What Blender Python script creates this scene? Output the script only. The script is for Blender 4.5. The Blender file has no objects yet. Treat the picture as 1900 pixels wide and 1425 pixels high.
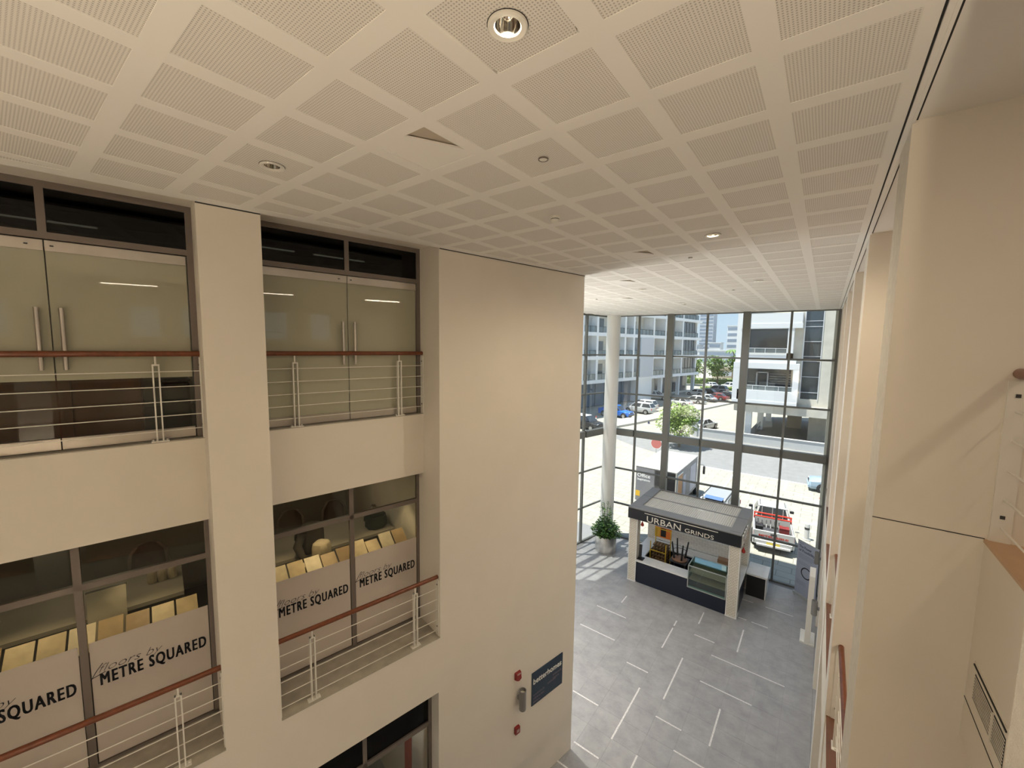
import bpy, bmesh, math, random
from mathutils import Matrix, Vector
random.seed(7)
scene = bpy.context.scene
col = scene.collection
PI = math.pi
CAMZ = 10.5825            # eye height above the lobby floor

# ------------------------------------------------------------------ camera
def cam_axes(yaw, pitch, roll):
    fw = Vector((math.sin(yaw)*math.cos(pitch), math.cos(yaw)*math.cos(pitch), math.sin(pitch)))
    r = Vector((math.cos(yaw), -math.sin(yaw), 0)); u = r.cross(fw)
    return (r*math.cos(roll)+u*math.sin(roll), -r*math.sin(roll)+u*math.cos(roll), fw)
cr, cu, cf = cam_axes(-0.6546, -0.0946, 0.0140)
cd = bpy.data.cameras.new('camera')
cam = bpy.data.objects.new('camera', cd); col.objects.link(cam)
cd.sensor_fit = 'HORIZONTAL'; cd.sensor_width = 36.0; cd.lens = 36.0*755.87/1900.0
cd.clip_start = 0.05; cd.clip_end = 1500
cam.matrix_world = Matrix(((cr.x, cu.x, -cf.x, 0), (cr.y, cu.y, -cf.y, 0), (cr.z, cu.z, -cf.z, CAMZ), (0, 0, 0, 1)))
scene.camera = cam

# ------------------------------------------------------------------ sky, sun, exposure
SUN_DIR = Vector((0.263, 0.174, -0.948))     # the way the light travels
w = bpy.data.worlds.new('sky'); scene.world = w; w.use_nodes = True
nt = w.node_tree; nt.nodes.clear()
out = nt.nodes.new('ShaderNodeOutputWorld'); bg = nt.nodes.new('ShaderNodeBackground'); tc = nt.nodes.new('ShaderNodeTexCoord'); sp = nt.nodes.new('ShaderNodeSeparateXYZ'); rp = nt.nodes.new('ShaderNodeValToRGB')
# hazy midday sky: pale blue at the horizon, deeper blue overhead
rp.color_ramp.elements[0].position = 0.0; rp.color_ramp.elements[0].color = (.30, .37, .44, 1)
rp.color_ramp.elements[1].position = 1.0; rp.color_ramp.elements[1].color = (.13, .23, .42, 1)
e_ = rp.color_ramp.elements.new(.18); e_.color = (.24, .335, .445, 1)
nt.links.new(tc.outputs['Generated'], sp.inputs[0]); nt.links.new(sp.outputs[2], rp.inputs[0])
bg.inputs['Strength'].default_value = 1.0
nt.links.new(rp.outputs[0], bg.inputs[0]); nt.links.new(bg.outputs[0], out.inputs[0])
sl = bpy.data.lights.new('sun', 'SUN'); sl.energy = 4.7; sl.angle = math.radians(0.6); sl.color = (1, .96, .9)
so = bpy.data.objects.new('sun', sl); col.objects.link(so)
so.rotation_mode = 'QUATERNION'; so.rotation_quaternion = SUN_DIR.to_track_quat('-Z', 'Y')
scene.view_settings.view_transform = 'Standard'; scene.view_settings.look = 'None'
scene.view_settings.gamma = 1.0; scene.view_settings.use_curve_mapping = False
scene.view_settings.exposure = 1.15
try:
    scene.cycles.max_bounces = 8; scene.cycles.diffuse_bounces = 5; scene.cycles.transparent_max_bounces = 24
    scene.cycles.caustics_reflective = False; scene.cycles.caustics_refractive = False
except Exception: pass

# ------------------------------------------------------------------ materials
MATS = {}
def mat(name, colr=(.8, .8, .8), rough=.6, metal=0.0, noise=0.0, scale=6.0, bump=0.0, spec=.5, emit=None, estr=0.0, alpha=None):
    if name in MATS: return MATS[name]
    m = bpy.data.materials.new(name); m.use_nodes = True
    n = m.node_tree.nodes; l = m.node_tree.links; b = n['Principled BSDF']
    b.inputs['Base Color'].default_value = (*colr, 1); b.inputs['Roughness'].default_value = rough
    b.inputs['Metallic'].default_value = metal; b.inputs['Specular IOR Level'].default_value = spec
    if noise or bump:
        g = n.new('ShaderNodeNewGeometry'); t = n.new('ShaderNodeTexNoise'); t.inputs['Scale'].default_value = scale
        t.inputs['Detail'].default_value = 5; l.new(g.outputs['Position'], t.inputs['Vector'])
        if noise:
            r = n.new('ShaderNodeValToRGB')
            r.color_ramp.elements[0].position = .3; r.color_ramp.elements[1].position = .7
            r.color_ramp.elements[0].color = (*[c*(1-noise) for c in colr], 1)
            r.color_ramp.elements[1].color = (*[min(1, c*(1+noise)) for c in colr], 1)
            l.new(t.outputs[0], r.inputs[0]); l.new(r.outputs[0], b.inputs['Base Color'])
        if bump:
            bp = n.new('ShaderNodeBump'); bp.inputs['Strength'].default_value = bump; bp.inputs['Distance'].default_value = .02
            t2 = n.new('ShaderNodeTexNoise'); t2.inputs['Scale'].default_value = scale*12; l.new(g.outputs['Position'], t2.inputs['Vector'])
            l.new(t2.outputs[0], bp.inputs['Height']); l.new(bp.outputs[0], b.inputs['Normal'])
    if emit:
        b.inputs['Emission Color'].default_value = (*emit, 1); b.inputs['Emission Strength'].default_value = estr
    MATS[name] = m
    return m
def glass_mat(name, tint=(.93, .96, .95), gloss=.08, grough=.0, film=None, filmfac=0.0):
    if name in MATS: return MATS[name]
    m = bpy.data.materials.new(name); m.use_nodes = True
    n = m.node_tree.nodes; l = m.node_tree.links; n.clear()
    o = n.new('ShaderNodeOutputMaterial'); mx = n.new('ShaderNodeMixShader'); tr = n.new('ShaderNodeBsdfTransparent'); gl = n.new('ShaderNodeBsdfGlossy')
    tr.inputs[0].default_value = (*tint, 1); gl.inputs['Roughness'].default_value = grough; gl.inputs[0].default_value = (1, 1, 1, 1)
    lw = n.new('ShaderNodeLayerWeight'); lw.inputs[0].default_value = .12
    mm = n.new('ShaderNodeMath'); mm.operation = 'MULTIPLY_ADD'; mm.inputs[1].default_value = .6; mm.inputs[2].default_value = gloss
    l.new(lw.outputs['Fresnel'], mm.inputs[0]); l.new(mm.outputs[0], mx.inputs[0])
    src = tr.outputs[0]
    if film:
        df = n.new('ShaderNodeBsdfDiffuse'); df.inputs[0].default_value = (*film, 1)
        m2 = n.new('ShaderNodeMixShader'); m2.inputs[0].default_value = filmfac
        l.new(tr.outputs[0], m2.inputs[1]); l.new(df.outputs[0], m2.inputs[2]); src = m2.outputs[0]
    l.new(src, mx.inputs[1]); l.new(gl.outputs[0], mx.inputs[2]); l.new(mx.outputs[0], o.inputs[0])
    MATS[name] = m
    return m
def perforated_mat():
    m = mat('perforated_board', (.80, .775, .73), .8)
    n = m.node_tree.nodes; l = m.node_tree.links; b = n['Principled BSDF']
    g = n.new('ShaderNodeNewGeometry'); mp = n.new('ShaderNodeVectorMath'); mp.operation = 'SCALE'; mp.inputs[3].default_value = 1/0.0185
    l.new(g.outputs['Position'], mp.inputs[0])
    fr = n.new('ShaderNodeVectorMath'); fr.operation = 'FRACTION'; l.new(mp.outputs[0], fr.inputs[0])
    sb = n.new('ShaderNodeVectorMath'); sb.operation = 'SUBTRACT'; sb.inputs[1].default_value = (.5, .5, 0); l.new(fr.outputs[0], sb.inputs[0])
    ml = n.new('ShaderNodeVectorMath'); ml.operation = 'MULTIPLY'; ml.inputs[1].default_value = (1, 1, 0); l.new(sb.outputs[0], ml.inputs[0])
    ln = n.new('ShaderNodeVectorMath'); ln.operation = 'LENGTH'; l.new(ml.outputs[0], ln.inputs[0])
    cp = n.new('ShaderNodeMath'); cp.operation = 'LESS_THAN'; cp.inputs[1].default_value = .27; l.new(ln.outputs['Value'], cp.inputs[0])
    mx = n.new('ShaderNodeMix'); mx.data_type = 'RGBA'; mx.inputs[6].default_value = (.80, .775, .73, 1); mx.inputs[7].default_value = (.50, .475, .44, 1)
    l.new(cp.outputs[0], mx.inputs[0]); l.new(mx.outputs[2], b.inputs['Base Color'])
    return m
def tile_mat():
    m = mat('grey_stone_tile', (.25, .25, .25), .38)
    n = m.node_tree.nodes; l = m.node_tree.links; b = n['Principled BSDF']
    g = n.new('ShaderNodeNewGeometry'); oi = n.new('ShaderNodeObjectInfo')
    t = n.new('ShaderNodeTexNoise'); t.inputs['Scale'].default_value = 2.2; t.inputs['Detail'].default_value = 8; t.inputs['Roughness'].default_value = .7
    l.new(g.outputs['Position'], t.inputs['Vector'])
    r = n.new('ShaderNodeValToRGB'); r.color_ramp.elements[0].position = .32; r.color_ramp.elements[1].position = .72
    r.color_ramp.elements[0].color = (.29, .287, .287, 1); r.color_ramp.elements[1].color = (.42, .415, .41, 1)
    l.new(t.outputs[0], r.inputs[0])
    hs = n.new('ShaderNodeHueSaturation'); mr = n.new('ShaderNodeMapRange'); mr.inputs[3].default_value = .975; mr.inputs[4].default_value = 1.025
    l.new(oi.outputs['Random'], mr.inputs[0]); l.new(mr.outputs[0], hs.inputs['Value']); l.new(r.outputs[0], hs.inputs['Color']); l.new(hs.outputs[0], b.inputs['Base Color'])
    return m
def lattice_mat():
    m = mat('lattice_pattern', (.78, .74, .66), .6)
    n = m.node_tree.nodes; l = m.node_tree.links; b = n['Principled BSDF']
    tc = n.new('ShaderNodeNewGeometry'); mp = n.new('ShaderNodeMapping'); mp.inputs['Rotation'].default_value = (0, 0, 0)
    sc = n.new('ShaderNodeVectorMath'); sc.operation = 'SCALE'; sc.inputs[3].default_value = 11
    l.new(tc.outputs['Position'], sc.inputs[0])
    sx = n.new('ShaderNodeSeparateXYZ'); l.new(sc.outputs[0], sx.inputs[0])
    a = n.new('ShaderNodeMath'); a.operation = 'ADD'; l.new(sx.outputs[0], a.inputs[0]); l.new(sx.outputs[1], a.inputs[1])
    cb = n.new('ShaderNodeCombineXYZ'); l.new(a.outputs[0], cb.inputs[0]); l.new(sx.outputs[2], cb.inputs[1])
    br = n.new('ShaderNodeTexBrick'); br.inputs['Scale'].default_value = 1.0; br.inputs['Mortar Size'].default_value = .12
    br.inputs['Color1'].default_value = (.80, .76, .68, 1); br.inputs['Color2'].default_value = (.70, .655, .57, 1); br.inputs['Mortar'].default_value = (.50, .46, .39, 1)
    br.inputs['Brick Width'].default_value = 1.2; br.inputs['Row Height'].default_value = .62
    l.new(cb.outputs[0], br.inputs[0]); l.new(br.outputs[0], b.inputs['Base Color'])
    return m

M_wall = mat('warm_white_plaster', (.80, .75, .67), .85, noise=.02, scale=1.2)
M_wallr = mat('rough_white_plaster', (.80, .77, .71), .9, noise=.06, scale=14, bump=.35)
M_ceil = mat('ceiling_white_paint', (.87, .85, .81), .85)
M_perf = perforated_mat()
M_void = mat('dark_shadow_gap', (.03, .03, .028), .9)
M_tile = tile_mat()
M_grout = mat('grey_grout', (.2, .2, .2), .9)
M_inlay = mat('white_grout_line', (.72, .71, .69), .8, noise=.25, scale=30)
M_frame = mat('grey_facade_frame', (.155, .158, .145), .5, metal=.1)
M_bronze = mat('brown_grey_aluminium', (.20, .17, .15), .45, metal=.3)
M_steel = mat('brushed_stainless', (.52, .49, .45), .32, metal=.9, noise=.08, scale=3)
M_glass = glass_mat('clear_glass', tint=(.96, .98, .97), gloss=.025)
M_dglass = glass_mat('dark_tinted_glass', tint=(.05, .052, .05), gloss=.02)
M_frost = glass_mat('frosted_green_glass', tint=(.75, .78, .68), gloss=.035, film=(.46, .455, .35), filmfac=.86)
M_cglass = glass_mat('clear_office_glass', tint=(.86, .88, .84), gloss=.02)
M_film = glass_mat('white_window_film', tint=(.8, .8, .8), gloss=.015, grough=.1, film=(.60, .54, .49), filmfac=.97)
M_wood = mat('red_brown_handrail', (.17, .047, .017), .28, noise=.2, scale=14)
M_white = mat('white_paint_metal', (.80, .78, .72), .4)
M_ink = mat('black_vinyl', (.012, .014, .022), .5)
M_sill = mat('stone_sill', (.42, .39, .33), .6, noise=.15, scale=5)
M_black = mat('black', (.01, .01, .011), .5)
M_dark = mat('dark_grey', (.05, .05, .052), .5)

# ------------------------------------------------------------------ mesh helpers
class MB:
    def __init__(s, T=None): s.v = []; s.f = []; s.T = T
    def add(s, vs, fs):
        b = len(s.v); s.v += [tuple(s.T(*p)) if s.T else tuple(p) for p in vs]; s.f += [tuple(b+i for i in f) for f in fs]; return s
    def box(s, x0, x1, y0, y1, z0, z1):
        return s.add([(x0,y0,z0),(x1,y0,z0),(x1,y1,z0),(x0,y1,z0),(x0,y0,z1),(x1,y0,z1),(x1,y1,z1),(x0,y1,z1)],
                     [(0,3,2,1),(4,5,6,7),(0,1,5,4),(1,2,6,5),(2,3,7,6),(3,0,4,7)])
    def bev(s, x0, x1, y0, y1, z0, z1, b=.02):
        # box with chamfered vertical and top edges
        def ring(i, z): return [(x0+i,y0,z),(x1-i,y0,z),(x1,y0+i,z),(x1,y1-i,z),(x1-i,y1,z),(x0+i,y1,z),(x0,y1-i,z),(x0,y0+i,z)]
        def ringi(i, k, z): return [(x0+i+k,y0+k,z),(x1-i-k,y0+k,z),(x1-k,y0+i+k,z),(x1-k,y1-i-k,z),(x1-i-k,y1-k,z),(x0+i+k,y1-k,z),(x0+k,y1-i-k,z),(x0+k,y0+i+k,z)]
        return s.loft([ring(b, z0), ring(b, z1-b), ringi(b, b, z1)])
    def loft(s, rings, cap=True, closed=True):
        n = len(rings[0]); vs = [p for r in rings for p in r]; fs = []
        for i in range(len(rings)-1):
            for j in range(n if closed else n-1):
                a = i*n+j; b = i*n+(j+1) % n; fs.append((a, b, b+n, a+n))
        if cap: fs.append(tuple(range(n-1, -1, -1))); fs.append(tuple(range((len(rings)-1)*n, len(rings)*n)))
        return s.add(vs, fs)
    def cyl(s, c, r, z0, z1, n=16, r2=None):
        r2 = r if r2 is None else r2
        return s.loft([[(c[0]+r*math.cos(2*PI*k/n), c[1]+r*math.sin(2*PI*k/n), z0) for k in range(n)], [(c[0]+r2*math.cos(2*PI*k/n), c[1]+r2*math.sin(2*PI*k/n), z1) for k in range(n)]])
    def lathe(s, c, prof, n=20, cap=False):
        return s.loft([[(c[0]+r*math.cos(2*PI*k/n), c[1]+r*math.sin(2*PI*k/n), z) for k in range(n)] for r, z in prof], cap=cap)
    def tube(s, pts, r, n=8):
        pts = [Vector(p) for p in pts]; rings = []
        for i, p in enumerate(pts):
            d = (pts[min(i+1, len(pts)-1)]-pts[max(i-1, 0)]).normalized()
            a = d.cross(Vector((0, 0, 1)));  a = a if a.length > .01 else Vector((1, 0, 0)); a.normalize(); b = d.cross(a)
            rr = r[i] if isinstance(r, (list, tuple)) else r
            rings.append([tuple(p+a*rr*math.cos(2*PI*k/n)+b*rr*math.sin(2*PI*k/n)) for k in range(n)])
        return s.loft(rings)
    def prism(s, poly, z0, z1): return s.loft([[(x, y, z0) for x, y in poly], [(x, y, z1) for x, y in poly]])
    def quad(s, a, b, c, d): return s.add([a, b, c, d], [(0, 1, 2, 3)])
    def mesh(s, name, m, off=(0,0,0), smooth=False, recalc=True):
        me = bpy.data.meshes.new(name); me.from_pydata([(x-off[0], y-off[1], z-off[2]) for x, y, z in s.v], [], s.f)
        if recalc:
            bm = bmesh.new(); bm.from_mesh(me); bmesh.ops.recalc_face_normals(bm, faces=bm.faces); bm.to_mesh(me); bm.free()
        me.materials.append(m)
        if smooth:
            me.polygons.foreach_set('use_smooth', [True]*len(me.polygons))
            try: me.set_sharp_from_angle(angle=math.radians(40))
            except Exception: pass
        return me
def tag(o, label=None, cat=None, group=None, kind=None):
    if label: o['label'] = label
    if cat: o['category'] = cat
    if group: o['group'] = group
    if kind: o['kind'] = kind
    return o
def link(name, me, parent=None, loc=(0,0,0)):
    o = bpy.data.objects.new(name, me); col.objects.link(o); o.location = loc
    if parent: o.parent = parent
    return o
def root_off(p):
    o = Vector((0, 0, 0))
    while p is not None: o += Vector(p.location); p = p.parent
    return o
def part(name, mb, m, parent, smooth=False, world=False, label=None, kind=None, recalc=True):
    o = link(name, mb.mesh(name, m, root_off(parent) if world else (0,0,0), smooth, recalc), parent)
    if label: o['label'] = label
    if kind: o['kind'] = kind
    return o
def thing(name, label, cat, loc=(0,0,0), rz=0, group=None, kind=None):
    o = link(name, None, None, loc); o.rotation_euler = (0, 0, rz); o.empty_display_size = .1
    return tag(o, label, cat, group, kind)
def solo(name, mb, m, label, cat, loc=None, group=None, smooth=False, kind=None):
    loc = loc or (0, 0, 0)
    o = link(name, mb.mesh(name, m, loc, smooth), None, loc); return tag(o, label, cat, group, kind)
def struct(name, mb, m, label=None, smooth=False, parent=None):
    o = link(name, mb.mesh(name, m, (0,0,0), smooth), parent)
    if not parent: tag(o, label, 'structure', None, 'structure')
    return o
def sthing(name, label): return tag(link(name, None), label, 'structure', None, 'structure')
def text_mb(body, size, org, xd, yd, depth=.004, shear=0, bold=0, xs=1.0, align='LEFT', fit=None, space=1.0):
    cu_ = bpy.data.curves.new('t', 'FONT'); cu_.body = body; cu_.size = size; cu_.shear = shear; cu_.offset = bold; cu_.align_x = align
    cu_.extrude = depth/2; cu_.resolution_u = 3; cu_.space_character = space
    o = bpy.data.objects.new('t', cu_); col.objects.link(o)
    dg = bpy.context.evaluated_depsgraph_get(); me = bpy.data.meshes.new_from_object(o.evaluated_get(dg))
    xd = Vector(xd); yd = Vector(yd); nd = xd.cross(yd); org = Vector(org)
    xsn = [v.co.x for v in me.vertices]
    if fit: xs = fit/(max(xsn)-min(xsn)); x0 = min(xsn)
    else: x0 = 0
    mb = MB(); mb.v = [tuple(org+xd*((v.co.x-x0)*xs)+yd*v.co.y+nd*(v.co.z+depth/2)) for v in me.vertices]
    mb.f = [tuple(p.vertices) for p in me.polygons]
    bpy.data.objects.remove(o); bpy.data.curves.remove(cu_); bpy.data.meshes.remove(me)
    return mb
def bolder(mb, xd, e):
    o = MB(); xd = Vector(xd); n_ = len(mb.v)
    for k_ in (-1, 0, 1):
        for zz in (-1, 1):
            b_ = len(o.v); o.v += [tuple(Vector(v)+xd*e*k_+Vector((0, 0, e*.5*zz))) for v in mb.v]; o.f += [tuple(b_+i for i in f_) for f_ in mb.f]
    return o
def lamp(name, kind, loc, power, colr, size=.1, direction=None, spot=120, blend=.8, sy=None):
    ld = bpy.data.lights.new(name, kind); ld.energy = power; ld.color = colr
    if kind == 'AREA':
        ld.size = size
        if sy: ld.shape = 'RECTANGLE'; ld.size_y = sy
    else: ld.shadow_soft_size = size
    if kind == 'SPOT': ld.spot_size = math.radians(spot); ld.spot_blend = blend
    o = bpy.data.objects.new(name, ld); col.objects.link(o); o.location = loc
    if direction: o.rotation_mode = 'QUATERNION'; o.rotation_quaternion = Vector(direction).to_track_quat('-Z', 'Y')
    return o

# ------------------------------------------------------------------ frames of the place
CEIL = 12.24
LP = Vector((-6.0926, 1.6726, 0)); Ld = Vector((.19955, .97989, 0)); Ln = Vector((.97989, -.19955, 0))
def TL(s, o, z): return LP+Ld*s+Ln*o+Vector((0, 0, z))        # left wall: along, out of the wall, up
FP = Vector((-3.7756, 21.3478, 0)); psi = .0412
Fd = Vector((math.cos(psi), math.sin(psi), 0)); Fn = Vector((-math.sin(psi), math.cos(psi), 0))
def TF(t, o, z): return FP+Fd*t+Fn*o+Vector((0, 0, z))        # glass front: along, outwards, up
SC = Vector((-9.5, 21.11, 0))
def TS(u, o, z): return SC-Ld*u-Ln*o+Vector((0, 0, z))        # glass side: back from the corner, outwards, up

# ================================================================== THE SETTING
def clip(poly, planes):
    for nx, ny, d in planes:
        outp = []
        for i in range(len(poly)):
            a = poly[i]; b = poly[(i+1) % len(poly)]
            da = nx*a[0]+ny*a[1]-d; db = nx*b[0]+ny*b[1]-d
            if da >= 0: outp.append(a)
            if da*db < 0:
                t = da/(da-db); outp.append((a[0]+(b[0]-a[0])*t, a[1]+(b[1]-a[1])*t))
        poly = outp
        if len(poly) < 3: return []
    return poly
WEND = 7.28
def hp(n, p, off=0.0): return (n.x, n.y, n.dot(p)+off)
def regions(m):      # convex pieces of the ceiling outline, drawn in by m
    r1 = [hp(Ln, LP, m), (-Ld.x, -Ld.y, -(Ld.dot(LP)+WEND)), (-1, 0, -(.335-min(m, .0))), (0, 1, -6)]
    r2 = [(Ld.x, Ld.y, Ld.dot(LP)+WEND), hp(Ln, SC, m), (-1, 0, -.335), (-Fn.x, -Fn.y, -(Fn.dot(FP)-m))]
    return r1, r2
# ---- floor
fl = struct('floor', MB().box(-12.5, 4.2, -6.2, 21.4, -.3, -.008), M_grout, 'grey stone tiled lobby floor with scattered white joint lines')
TP = .7133; TX0 = -.33; TY0 = 9.737
tme = MB().box(.0015, TP-.0015, .0015, TP-.0015, -.008, 0).mesh('tile', M_tile)
for i in range(-1, 14):
    for j in range(-4, 16):
        x = TX0-(i+1)*TP+TP*0; y = TY0+j*TP
        if x < -10.3 or x > .2: continue
        o = link('tile', tme, fl, (x, y, 0))
struct('far_tiles', MB().box(-10.4, -.33, -6, TY0-4*TP-.002, -.008, 0).box(.39, 4.2, -6, 21.2, -.008, 0), M_tile, parent=fl)
segs = [((-6.75,14.72),(-5.51,14.71)),((-6.75,13.29),(-5.36,13.31)),((-6.10,15.55),(-6.08,16.13)),((-4.62,12.59),(-3.90,12.59)),((-3.94,11.84),(-3.95,9.72)),((-5.48,10.45),(-4.63,10.45)),((-3.23,13.97),(-3.22,11.88)),((-3.94,15.31),(-3.95,14.00)),((-3.95,15.82),(-3.95,15.45)),((-3.21,17.03),(-3.22,16.17)),((-3.16,15.45),(-2.48,15.45)),((-2.44,14.75),(-0.32,14.75)),((-2.48,13.32),(-1.04,13.32)),((-1.78,16.88),(-1.78,15.45)),((-1.59,17.6),(-1.04,17.60)),((-1.27,19.03),(-0.32,19.03)),((-2.11,19.02),(-1.71,19.02)),((-3.18,11.18),(-2.47,11.18)),((-1.79,12.59),(-1.79,11.16)),((-2.48,10.48),(-1.68,10.48)),((-3.23,9.72),(-3.23,9.0)),((-2.04,17.6),(-1.76,17.6)),((-4.66,9.0),(-3.94,9.0)),((-5.4,8.3),(-4.4,8.3))]
for a, b in segs:
    wd = .022
    if abs(a[0]-b[0]) < abs(a[1]-b[1]):
        x = TX0-round((TX0-a[0])/TP)*TP; mb = MB().box(x-wd, x+wd, min(a[1], b[1]), max(a[1], b[1]), -.001, .0015)
    else:
        y = TY0+round((a[1]-TY0)/TP)*TP; mb = MB().box(min(a[0], b[0]), max(a[0], b[0]), y-wd, y+wd, -.001, .0015)
    struct('white_joint', mb, M_inlay, parent=fl)
# ---- ceiling: slab, margin strips, perforated panels
ce = sthing('ceiling', 'white ceiling of square perforated panels between plain strips')
slab_poly = [(4.4, -6.25), (4.4, 21.95), tuple(TF(-5.6, .25, 0)[:2]), tuple(TS(.2, .06, 0)[:2]), tuple(TS(11.6, .1, 0)[:2]), tuple(TL(WEND, -6.2, 0)[:2]), tuple(TL(-8.2, -6.2, 0)[:2])]
struct('slab', MB().prism(slab_poly, 12.345, 12.75), M_ceil, parent=ce)
GX, GY, PX0, PY0, SW = .7062, .7027, -.3768, 2.8203, .0685
def strip_obj(poly0):
    for pl in regions(0.0):
        p = clip(poly0, pl)
        if len(p) >= 3: struct('margin_strip', MB().prism(p, CEIL, CEIL+.03), M_ceil, parent=ce)
for j in range(-1, 16):
    x = PX0-GX*j; strip_obj([(x-SW, -6), (min(x+SW, .34), -6), (min(x+SW, .34), 22), (x-SW, 22)])
yrows = [PY0+GY*i for i in range(-7, 27)]
for y in yrows:
    for j in range(-1, 15):
        xa = PX0-GX*(j+1)+SW; xb = PX0-GX*j-SW
        strip_obj([(xa, y-SW), (xb, y-SW), (xb, y+SW), (xa, y+SW)])
# plain borders beside the walls
for poly in ([tuple(TL(-6, 0, 0)[:2]), tuple(TL(-6, .2, 0)[:2]), tuple(TL(WEND, .2, 0)[:2]), tuple(TL(WEND, 0, 0)[:2])],):
    struct('border_strip', MB().prism(poly, CEIL+.0005, CEIL+.03), M_ceil, parent=ce)
struct('border_strip', MB(TF).box(-6.0, 4.1, -.25, 0, CEIL+.0005, CEIL+.03), M_ceil, parent=ce)
open_corner = {(-1, 3): [(-2.565,2.185),(-2.79,2.235),(-2.565,2.645)], (6, 3): [(-2.565,7.105),(-2.78,7.2),(-2.565,7.5)], (10, 5): [(-3.98,9.92),(-4.22,10.02),(-3.98,10.36)], (15, 7): [(-5.39,13.43),(-5.66,13.55),(-5.39,13.95)]}
DL = [(-1.431, 1.785), (-4.276, 1.797), (-1.44, 6.683), (-1.441, 11.724), (-4.326, 11.75), (-4.39, 16.0), (-4.44, 19.33), (-2.70, 19.13), (-6.5, 17.62)]
def holed(p, c, r):
    n_ = 40; inner = []; outer = []
    for q in range(n_):
        a = 2*PI*q/n_; dx, dy = math.cos(a), math.sin(a); best = 9
        for u in range(len(p)):
            x1, y1 = p[u]; x2, y2 = p[(u+1) % len(p)]; ex, ey = x2-x1, y2-y1; den = dx*ey-dy*ex
            if abs(den) < 1e-9: continue
            t = ((x1-c[0])*ey-(y1-c[1])*ex)/den; v = ((x1-c[0])*dy-(y1-c[1])*dx)/den
            if t > 0 and -1e-6 <= v <= 1+1e-6: best = min(best, t)
        inner.append((c[0]+r*dx, c[1]+r*dy)); outer.append((c[0]+best*dx, c[1]+best*dy))
    mb = MB(); za, zb = CEIL+.004, CEIL+.02
    mb.loft([[(x, y, za) for x, y in inner], [(x, y, za) for x, y in outer], [(x, y, zb) for x, y in outer], [(x, y, zb) for x, y in inner], [(x, y, za) for x, y in inner]], cap=False)
    return mb
rest = MB(); npan = 0
for i in range(-6, 26):
    for j in range(-1, 14):
        xa = PX0-GX*(j+1)+SW; xb = PX0-GX*j-SW; ya = PY0+GY*i+SW; yb = PY0+GY*(i+1)-SW
        if xb > .335: continue
        for pl in regions(.2):
            poly = [(xa, ya), (xb, ya), (xb, yb), (xa, yb)]
            if (i, j) in open_corner:
                t = open_corner[(i, j)]; a = t[1]; b = t[2]; n = (b[1]-a[1], -(b[0]-a[0]))
                if n[0]*(xa-a[0])+n[1]*(yb-a[1]) < 0: n = (-n[0], -n[1])
                pl = pl+[(n[0], n[1], n[0]*a[0]+n[1]*a[1])]
            p = clip(poly, pl)
            if len(p) < 3: continue
            if npan < 300 and ya < 18.9:
                m_ = M_ceil if (i, j) in open_corner else M_perf
                dl_ = [c for c in DL if xa < c[0] < xb and ya < c[1] < yb]
                struct('ceiling_panel', holed(p, dl_[0], .067) if dl_ else MB().prism(p, CEIL+.004, CEIL+.02), m_, parent=ce); npan += 1
            else: rest.prism(p, CEIL+.004, CEIL+.02)
o = struct('far_panels', rest, M_perf, parent=ce); o['kind'] = 'stuff'
for t in open_corner.values():
    cx_ = sum(q[0] for q in t)/3; cy_ = sum(q[1] for q in t)/3
    struct('void_shade_board', MB().prism([(cx_+(q[0]-cx_)*1.5, cy_+(q[1]-cy_)*1.5) for q in t], CEIL+.032, CEIL+.04), mat('void_shade_beige', (.50, .44, .36), .9), parent=ce)  # added backing board, its darker beige standing for shade in the open void
# edge trims along the right hand openings
tr = sthing('trim_1', 'white edge bead with two dark shadow gaps along the right side of the ceiling')
struct('gap', MB().box(.334, .349, -6, 21.4, CEIL+.012, CEIL+.02), M_void, parent=tr)
struct('bead', MB().box(.349, .397, -6, 21.4, CEIL-.004, CEIL+.03).box(.378, .397, -6, 21.4, CEIL-.010, CEIL), M_ceil, parent=tr)
struct('gap', MB().box(.397, .411, -6, 21.4, CEIL+.008, CEIL+.02), M_void, parent=tr)
# ---- left wall
wl = MB(TL)
wl.box(0, .675, -1, 0, 0, 12.36).box(3.34, WEND, -6, 0, 0, 12.36).box(-3.34, -2.665, -1, 0, 0, 12.36).box(-8.2, -3.34, -6, 0, 0, 12.36)
for a, b in ((-2.665, 0), (.675, 3.34)):
    wl.box(a, b, -1.0, -.585, 8.11, 9.26).box(a, b, -6, 0, 3.95, 5.05)
wl.box(-3.34, 3.34, -6, -1.0, 8.2, 9.24).box(-3.34, 3.34, -6, -.0, 12.332, 12.36).box(-8, WEND, -6.2, -6, 0, 12.36)
struct('wall_left', wl, M_wall, 'warm white plastered atrium wall with two stacks of recessed openings')
for a, b in ((-2.665, 0), (.675, 3.34)):
    t = sthing('trim_2', 'grey stone sill slabs under the recessed openings')
    struct('mid_sill', MB(TL).box(a, b, -.83, .004, 5.05, 5.062), M_sill, parent=t)
    struct('upper_sill', MB(TL).box(a, b, -.76, -.58, 9.26, 9.272), M_sill, parent=t)
struct('trim_4', MB(TL).box(3.35, WEND, 0, .006, 12.226, 12.24).box(.0, .675, 0, .006, 12.226, 12.24), M_void, 'thin dark joint between left wall and ceiling')
# office floors, partitions
M_carpet = mat('dark_office_floor', (.10, .09, .08), .9, noise=.1)
struct('floor_office', MB(TL).box(-3.34, 3.34, -6, -.85, 5.05, 5.07).box(-3.34, 3.34, -6, -.76, 9.24, 9.262), M_carpet, 'dark floors inside the offices behind the left wall')
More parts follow.
